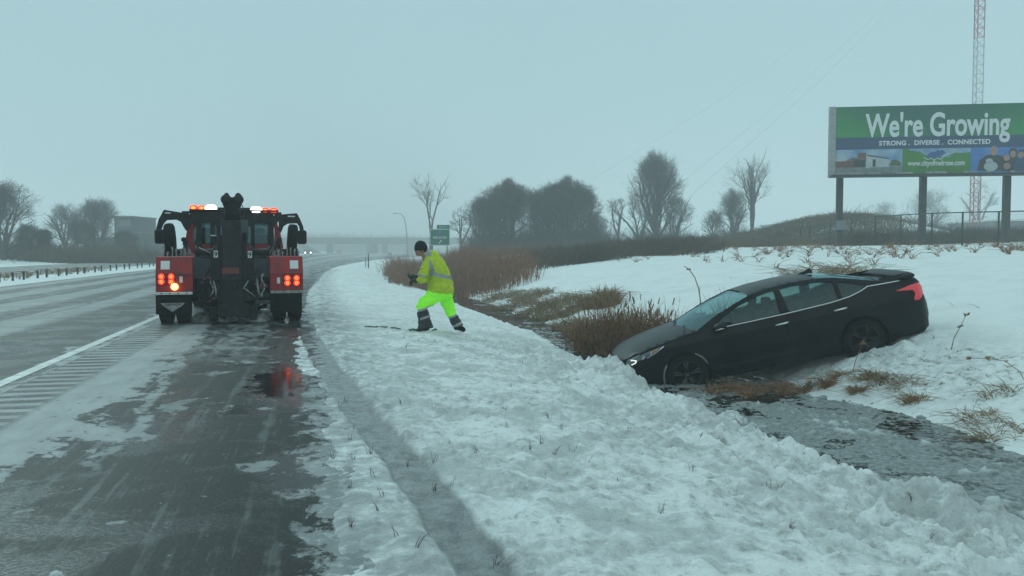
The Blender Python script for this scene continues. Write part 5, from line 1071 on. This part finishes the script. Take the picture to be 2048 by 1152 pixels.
# ================================================================ worker
DW = 15.2; kw = DW/F
wx = (872-1024)*kw; zgw = H+(HOR-663)*kw
wk = thing('person', 'worker in yellow hi-vis jacket, neon green trousers and black beanie leaning left on the snow', 'person', (wx, DW, zgw))
def WP(px, py, dy=0.): return Vector(((px-872)*kw, dy, (663-py)*kw))
def tubeE(mb, pts, n=14, side=Vector((0, 1, 0))):
    "pts: (centre, radius in the picture plane, radius in depth)"
    rings = []
    for i, (c, a, b) in enumerate(pts):
        t_ = (pts[min(i+1, len(pts)-1)][0]-pts[max(i-1, 0)][0]).normalized(); v = (side-t_*side.dot(t_)).normalized(); u = v.cross(t_)
        rings.append([c+u*a*math.cos(2*math.pi*j/n)+v*b*math.sin(2*math.pi*j/n) for j in range(n)])
    mb.loft(rings)
def fuse(mb, name, m, parent, vox=.014, it=4, wr=.0):
    o = mb.build(name, m, parent); md = o.modifiers.new('r', 'REMESH'); md.mode = 'VOXEL'; md.voxel_size = vox
    s_ = o.modifiers.new('s', 'SMOOTH'); s_.iterations = it; s_.factor = .5; bake(o)
    me = o.data; co = np.zeros(len(me.vertices)*3); me.vertices.foreach_get('co', co); co = co.reshape(-1, 3)
    if wr:
        nr = np.zeros(len(me.vertices)*3); me.vertices.foreach_get('normal', nr); nr = nr.reshape(-1, 3)
        d = fbm(co[:, 0]*9+co[:, 1]*7+5, co[:, 2]*11+co[:, 1]*4, 3, .55); r_ = 1-np.abs(d)*2; co = co+nr*(wr*(r_-.5))[:, None]; me.vertices.foreach_set('co', co.ravel())
    me.polygons.foreach_set('use_smooth', [True]*len(me.polygons)); me.update()
    if not me.materials: me.materials.append(m if not isinstance(m, list) else m[0])
    return o
M['skin'] = mat('skin', (.32, .16, .11), .5); M['hiv_yellow'] = mat('hiv_yellow', (.50, .60, .02), .75, c2=(.38, .50, .02), scale=7, bump=.3, bscale=18)
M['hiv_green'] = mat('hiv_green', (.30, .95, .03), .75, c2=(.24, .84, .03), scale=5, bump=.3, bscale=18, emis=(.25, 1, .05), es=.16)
M['reflective'] = mat('reflective', (.32, .34, .33), .45, c2=(.24, .26, .25), scale=20); M['navy_cloth'] = mat('navy_cloth', (.012, .016, .024), .85, c2=(.03, .034, .04), scale=12, bump=.4)
M['knit'] = mat('knit', (.008, .010, .014), .95, bump=.6, bscale=90); M['hood_grey'] = mat('hood_grey', (.34, .36, .30), .8)
M['glove'] = mat('glove', (.012, .016, .018), .75, c2=(.03, .04, .035), scale=30, bump=.3)
# body: one continuous figure (head, neck, torso, limbs) with face
bd = MB(); hc = WP(841.5, 498)
tubeE(bd, [(WP(842, 511), .045, .05), (WP(840.5, 507.5), .075, .062), (WP(840.5, 503), .092, .072), (WP(841.5, 498), .100, .078), (WP(842.5, 492), .098, .078), (WP(843.5, 487), .075, .062), (WP(844, 484.5), .03, .03)])
tubeE(bd, [(WP(845, 505), .055, .055), (WP(850, 512), .06, .06), (WP(856, 520), .09, .12), (WP(868, 545), .13, .16), (WP(880, 578), .13, .15), (WP(882, 590), .12, .15)])
tubeE(bd, [(WP(831.5, 499.5), .010, .012), (WP(829.6, 501.8), .014, .017), (WP(831.5, 503.5), .012, .014)])     # nose
tubeE(bd, [(WP(831.5, 506.2), .012, .022), (WP(832.5, 508.6), .016, .026), (WP(836, 510), .02, .03)])          # mouth, chin
for s in (-1, 1): tubeE(bd, [(WP(846, 498.5, s*.074), .012, .012), (WP(847, 502, s*.082), .018, .012), (WP(846, 505, s*.072), .01, .01)])  # ears
hipN, kneeN, ankN = WP(872, 590, -.10), WP(845, 610, -.13), WP(851, 652, -.12)
hipF, kneeF, ankF = WP(888, 592, .10), WP(900, 627, .13), WP(919, 655, .14)
for a, b, c in ((hipN, kneeN, ankN), (hipF, kneeF, ankF)): tubeE(bd, [(a, .085, .085), (b, .06, .06), (b+(c-b)*.35, .055, .055), (c, .04, .045)], side=Vector((0, 1, 0)))
shN, elN, wrN = WP(862, 523, -.19), WP(852, 556, -.25), WP(840, 556.5, -.15)
shF, elF, wrF = WP(858, 522, .17), WP(842, 551, .20), WP(832, 553, .06)
for a, b, c in ((shN, elN, wrN), (shF, elF, wrF)): tubeE(bd, [(a, .055, .055), (b, .042, .042), (c, .028, .03)])
body_o = fuse(bd, 'body', M['skin'], wk, .009, 2)
for s in (-1, 1):
    ey = MB().lathe([(0, -.011), (.008, -.007), (.011, 0), (.008, .007), (0, .011)], (0, 0, 0), 'y', 10).build('eye', M['sign_white'], body_o, True); ey.location = WP(832.8, 498.3, s*.030)
    MB().lathe([(0, -.006), (.006, -.002), (.006, .002), (0, .006)], (-.008, 0, 0), 'y', 8).build('pupil', M['knit'], ey, True)
# beanie
hb_ = MB(); tubeE(hb_, [(WP(841.5, 499.5), .112, .092), (WP(841.2, 496), .116, .096), (WP(842, 492), .114, .096), (WP(843.3, 487.5), .100, .086), (WP(844.3, 484), .074, .066), (WP(845, 481.8), .035, .035)]); 
tubeE(hb_, [(WP(843, 500.5), .112, .094), (WP(842.6, 497), .119, .100), (WP(842.2, 495.2), .114, .095)])
tubeE(hb_, [(WP(848, 505), .055, .07), (WP(846.5, 500), .085, .088), (WP(845, 495), .10, .09)])
fuse(hb_, 'beanie', M['knit'], wk, .012, 3)
# jacket with sleeves and hood
jk = MB()
tubeE(jk, [(WP(880.5, 585.5), .232, .215), (WP(881, 580), .240, .225), (WP(880, 568), .232, .225), (WP(877, 552), .215, .225), (WP(871.5, 537), .205, .225), (WP(866, 524), .175, .215), (WP(860, 515), .12, .16), (WP(855, 509.5), .09, .10)], 20)
tubeE(jk, [(shN+Vector((.01, .03, .03)), .085, .08), (shN, .100, .09), (WP(853, 538, -.24), .092, .085), (WP(849, 550, -.26), .092, .085), (WP(848.5, 558, -.25), .082, .08), (WP(844, 559, -.20), .068, .068), (WP(840.5, 558, -.16), .058, .058)])
tubeE(jk, [(shF, .10, .09), (WP(850, 538, .22), .088, .085), (WP(845, 549, .22), .085, .08), (WP(840, 554, .15), .066, .065), (WP(835, 554.5, .09), .055, .055)])
tubeE(jk, [(WP(851, 512), .075, .095), (WP(857, 507), .085, .115), (WP(866, 509), .085, .125), (WP(874, 515), .065, .11), (WP(878, 521), .035, .07)])
jo = fuse(jk, 'jacket', M['hiv_yellow'], wk, .0125, 3, .022)
for q in ('reflective', 'hood_grey', 'navy_cloth'): jo.data.materials.append(M[q])
for p_ in jo.data.polygons:
    c = p_.center; X = c.x/kw+872; Z = 663-c.z/kw; near = c.y < -.185
    if near and X < 862:
        if 548.5 < Z-(X-850)*.3 < 553 and X < 858: p_.material_index = 1
        elif 0 and Z > 559: p_.material_index = 3
    else:
        ax = (X-868)*.94-(Z-540)*.35   # across the leaning torso
        if 545 < Z-(X-875)*.22 < 552.5: p_.material_index = 1
        elif Z < 552 and abs(ax+1.5+((Z-522)*.05)) < 5.5 and Z > 518: p_.material_index = 1
    if Z < 512.5 and X < 864: p_.material_index = 2
# trousers
tr_ = MB()
tubeE(tr_, [(WP(881, 576), .195, .18), (WP(880.5, 584), .225, .20), (WP(880, 592), .225, .20), (WP(880, 599), .18, .18)], 18)
tubeE(tr_, [(WP(873, 588, -.07), .15, .12), (WP(860, 598, -.11), .13, .115), (WP(848, 606, -.13), .108, .11), (WP(844.5, 613, -.13), .104, .108), (WP(846, 621, -.13), .098, .10), (WP(848.5, 634, -.13), .108, .105), (WP(850.5, 646, -.13), .122, .115), (WP(852, 656, -.13), .14, .12)])
tubeE(tr_, [(WP(888, 588, .07), .14, .12), (WP(892, 603, .10), .12, .12), (WP(897, 617, .12), .102, .11), (WP(901, 628, .13), .090, .10), (WP(906, 638, .13), .085, .095), (WP(912, 648, .13), .088, .095), (WP(917, 656, .13), .092, .10)])
to_ = fuse(tr_, 'trousers', M['hiv_green'], wk, .0125, 3, .020)
for q in ('reflective', 'navy_cloth'): to_.data.materials.append(M[q])
for p_ in to_.data.polygons:
    c = p_.center; X = c.x/kw+872; Z = 663-c.z/kw
    if X < 868 and Z > 600:
        d = Z+(X-845)*.30
        if d > 620: p_.material_index = 2
        if 616 < d <= 620.5 or 633.5 < d < 638: p_.material_index = 1
        if 633.5 < d < 638 and X < 843: p_.material_index = 2
    elif X >= 876 and Z > 600:
        d = Z+(X-900)*.45
        if d > 637: p_.material_index = 2
        if 633.5 < d <= 638 or 654 < d < 659.5: p_.material_index = 1
# boots
for base, s_, nm in ((WP(853, 660, -.13), 1, 0), (WP(921, 661, .14), 1, 1)):
    b_ = MB(); 
    if nm == 0: tubeE(b_, [(base+Vector((.055, 0, .02)), .045, .045), (base+Vector((.02, 0, .035)), .06, .055), (base+Vector((-.06, 0, .02)), .05, .058), (base+Vector((-.14, 0, .0)), .035, .05), (base+Vector((-.18, 0, -.01)), .02, .03)])
    else: tubeE(b_, [(base+Vector((.06, 0, -.035)), .030, .035), (base+Vector((.04, 0, .0)), .045, .05), (base+Vector((-.01, 0, .03)), .055, .055), (base+Vector((-.07, 0, .035)), .045, .055), (base+Vector((-.12, 0, .02)), .03, .04)])
    fuse(b_, 'boot', M['rubber'], wk, .01, 3)
# gloved hands: palm, four fingers with bends, thumb
def hand(wr, d, up, side, nm):
    d = d.normalized(); side = (side-d*side.dot(d)).normalized(); up = d.cross(side); b_ = MB()
    tubeE(b_, [(wr-d*.03, .038, .036), (wr+d*.02, .036, .034), (wr+d*.06, .028, .046), (wr+d*.10, .024, .050), (wr+d*.115, .018, .044)], 12, side)
    for i, (o, ln) in enumerate(((-.036, .070), (-.012, .082), (.012, .076), (.036, .060))):
        p = wr+d*.105+side*o; q = p+(d*.75-up*.55)*ln*.45; r_ = q+(d*.25-up*.95)*ln*.35; t_ = r_+(-d*.35-up*.8)*ln*.28; b_.tube([p-d*.02, p, q, r_, t_], [.0125, .0125, .012, .011, .008], 8)
    p = wr+d*.04-side*.040; q = p+(d*.6-side*.6-up*.3)*.035; r_ = q+(d*.9-up*.5)*.035; b_.tube([wr+d*.03-side*.02, p, q, r_], [.016, .015, .013, .009], 8)
    o = fuse(b_, 'glove', M['glove'], wk, .006, 2); o.data.transform(Matrix.Translation(wr) @ Matrix.Scale(1.28, 4) @ Matrix.Translation(-wr)); return o
hand(WP(840, 558, -.155), Vector((-1, .25, -.25)), None, Vector((0, -1, .3)), 'n')
hand(WP(834, 555, .08), Vector((-1, -.35, .02)), None, Vector((0, 1, .5)), 'f')
MB().tube([WP(829, 552, .0), WP(824, 550, -.03), WP(820, 551, -.04)], [.022, .026, .02], 8).build('glove_cuff', mat('glove_green', (.04, .12, .04), .7), wk, True)
# green strap/rope lying on the snow under the front boot
rp_ = thing('tow_strap', 'dark green strap lying half buried in the snow under the worker\'s front boot', 'strap', (wx, DW-.12, 0)); rb_ = MB()
for a, b in ((818, 836), (836, 852), (852, 873)):
    P_ = []
    for i in range(9):
        px = a+(b-a)*i/8; x = (px-1024)*kw; P_.append((x-wx, .04*math.sin(px*.7), G3(x, DW-.12)+.018+.014*math.sin(px*1.9)))
    rb_.tube(P_, [.012+.006*abs(math.sin(i)) for i in range(9)], 6)
rb_.build('strap', mat('strap_green', (.01, .07, .045), .7, c2=(.02, .11, .07), scale=30), rp_)
ch_ = thing('chain', 'dark chain trailing left over the snow from the strap', 'chain', (wx-.9, DW-.1, 0)); cb_ = MB()
for px in np.arange(732, 800, 2.6):
    if 756 < px < 762 or 776 < px < 782: continue
    x = (px-1024)*kw; z = G3(x, DW-.1)+.012; r_ = .018; cb_.tube([(x-wx+.9-r_, .0, z), (x-wx+.9, .012*math.sin(px), z+.008), (x-wx+.9+r_*1.3, 0, z-.002)], .009, 5)
cb_.build('links', M['steel_post'], ch_)

# ================================================================ far vehicles
def far_car(px, D, label, m, lamps, rz, taxi=False):
    k = D/F; x = (px-1024)*k; L, s = LS(x, D); r = thing('car', label, 'car', (x, D, 0), rz)
    prof = [(-2.2, .3), (-2.25, .7), (-1.5, .92), (-.9, .98), (-.3, 1.42), (1.2, 1.44), (1.9, 1.0), (2.25, .95), (2.3, .4), (2.1, .3)]
    MB().prism(prof, 'x', -.88, .88).build('body', m, r, bevel=.12); MB().prism([(-.88, 1.0), (-.32, 1.36), (-.30, 1.36), (-.86, 1.0)], 'x', -.74, .74).build('windscreen', M['pane_dark'], r).location = (0, -.04, 0)
    for sx in (-.8, .8):
        for y in (-1.4, 1.4): MB().lathe([(0, -.1), (.28, -.1), (.33, 0), (.28, .1), (0, .1)], (sx, y, .33), 'x', 16).build('wheel', M['rubber'], r)
        MB().lathe([(0, -.06), (.12 if lamps else .08, -.03), (.14 if lamps else .09, 0)], (sx*.85, -2.27, .68), 'y', 12).build('headlight' if lamps else 'tail_light', M['beam_on'] if lamps else M['tail_red'], r)
    return r
M['beam_on'] = mat('beam_on', (.9, .9, .9), .3, emis=(1, 1, .95), es=12)
far_car(616, 216, 'oncoming dark car with two bright headlights in the haze', M['wall_dark'], True, R(14))
far_car(678, 300, 'faint red car far ahead under the overpass', mat('car_red', (.30, .035, .04), .4), False, R(12))

# ================================================================ haze: one closed box round everything
hm = bpy.data.materials.new('haze'); hm.use_nodes = True; ht = hm.node_tree; ht.nodes.clear()
ho_ = N(ht, 'ShaderNodeOutputMaterial'); pv = N(ht, 'ShaderNodeVolumePrincipled'); ht.links.new(pv.outputs[0], ho_.inputs['Volume'])
pv.inputs['Color'].default_value = (.99, .995, 1, 1); pv.inputs['Density'].default_value = .0030; pv.inputs['Anisotropy'].default_value = 0
hz_ = MB().bx(-420, 520, -60, 760, -2.6, 48).build('haze', hm); tag(hz_, kind='stuff')
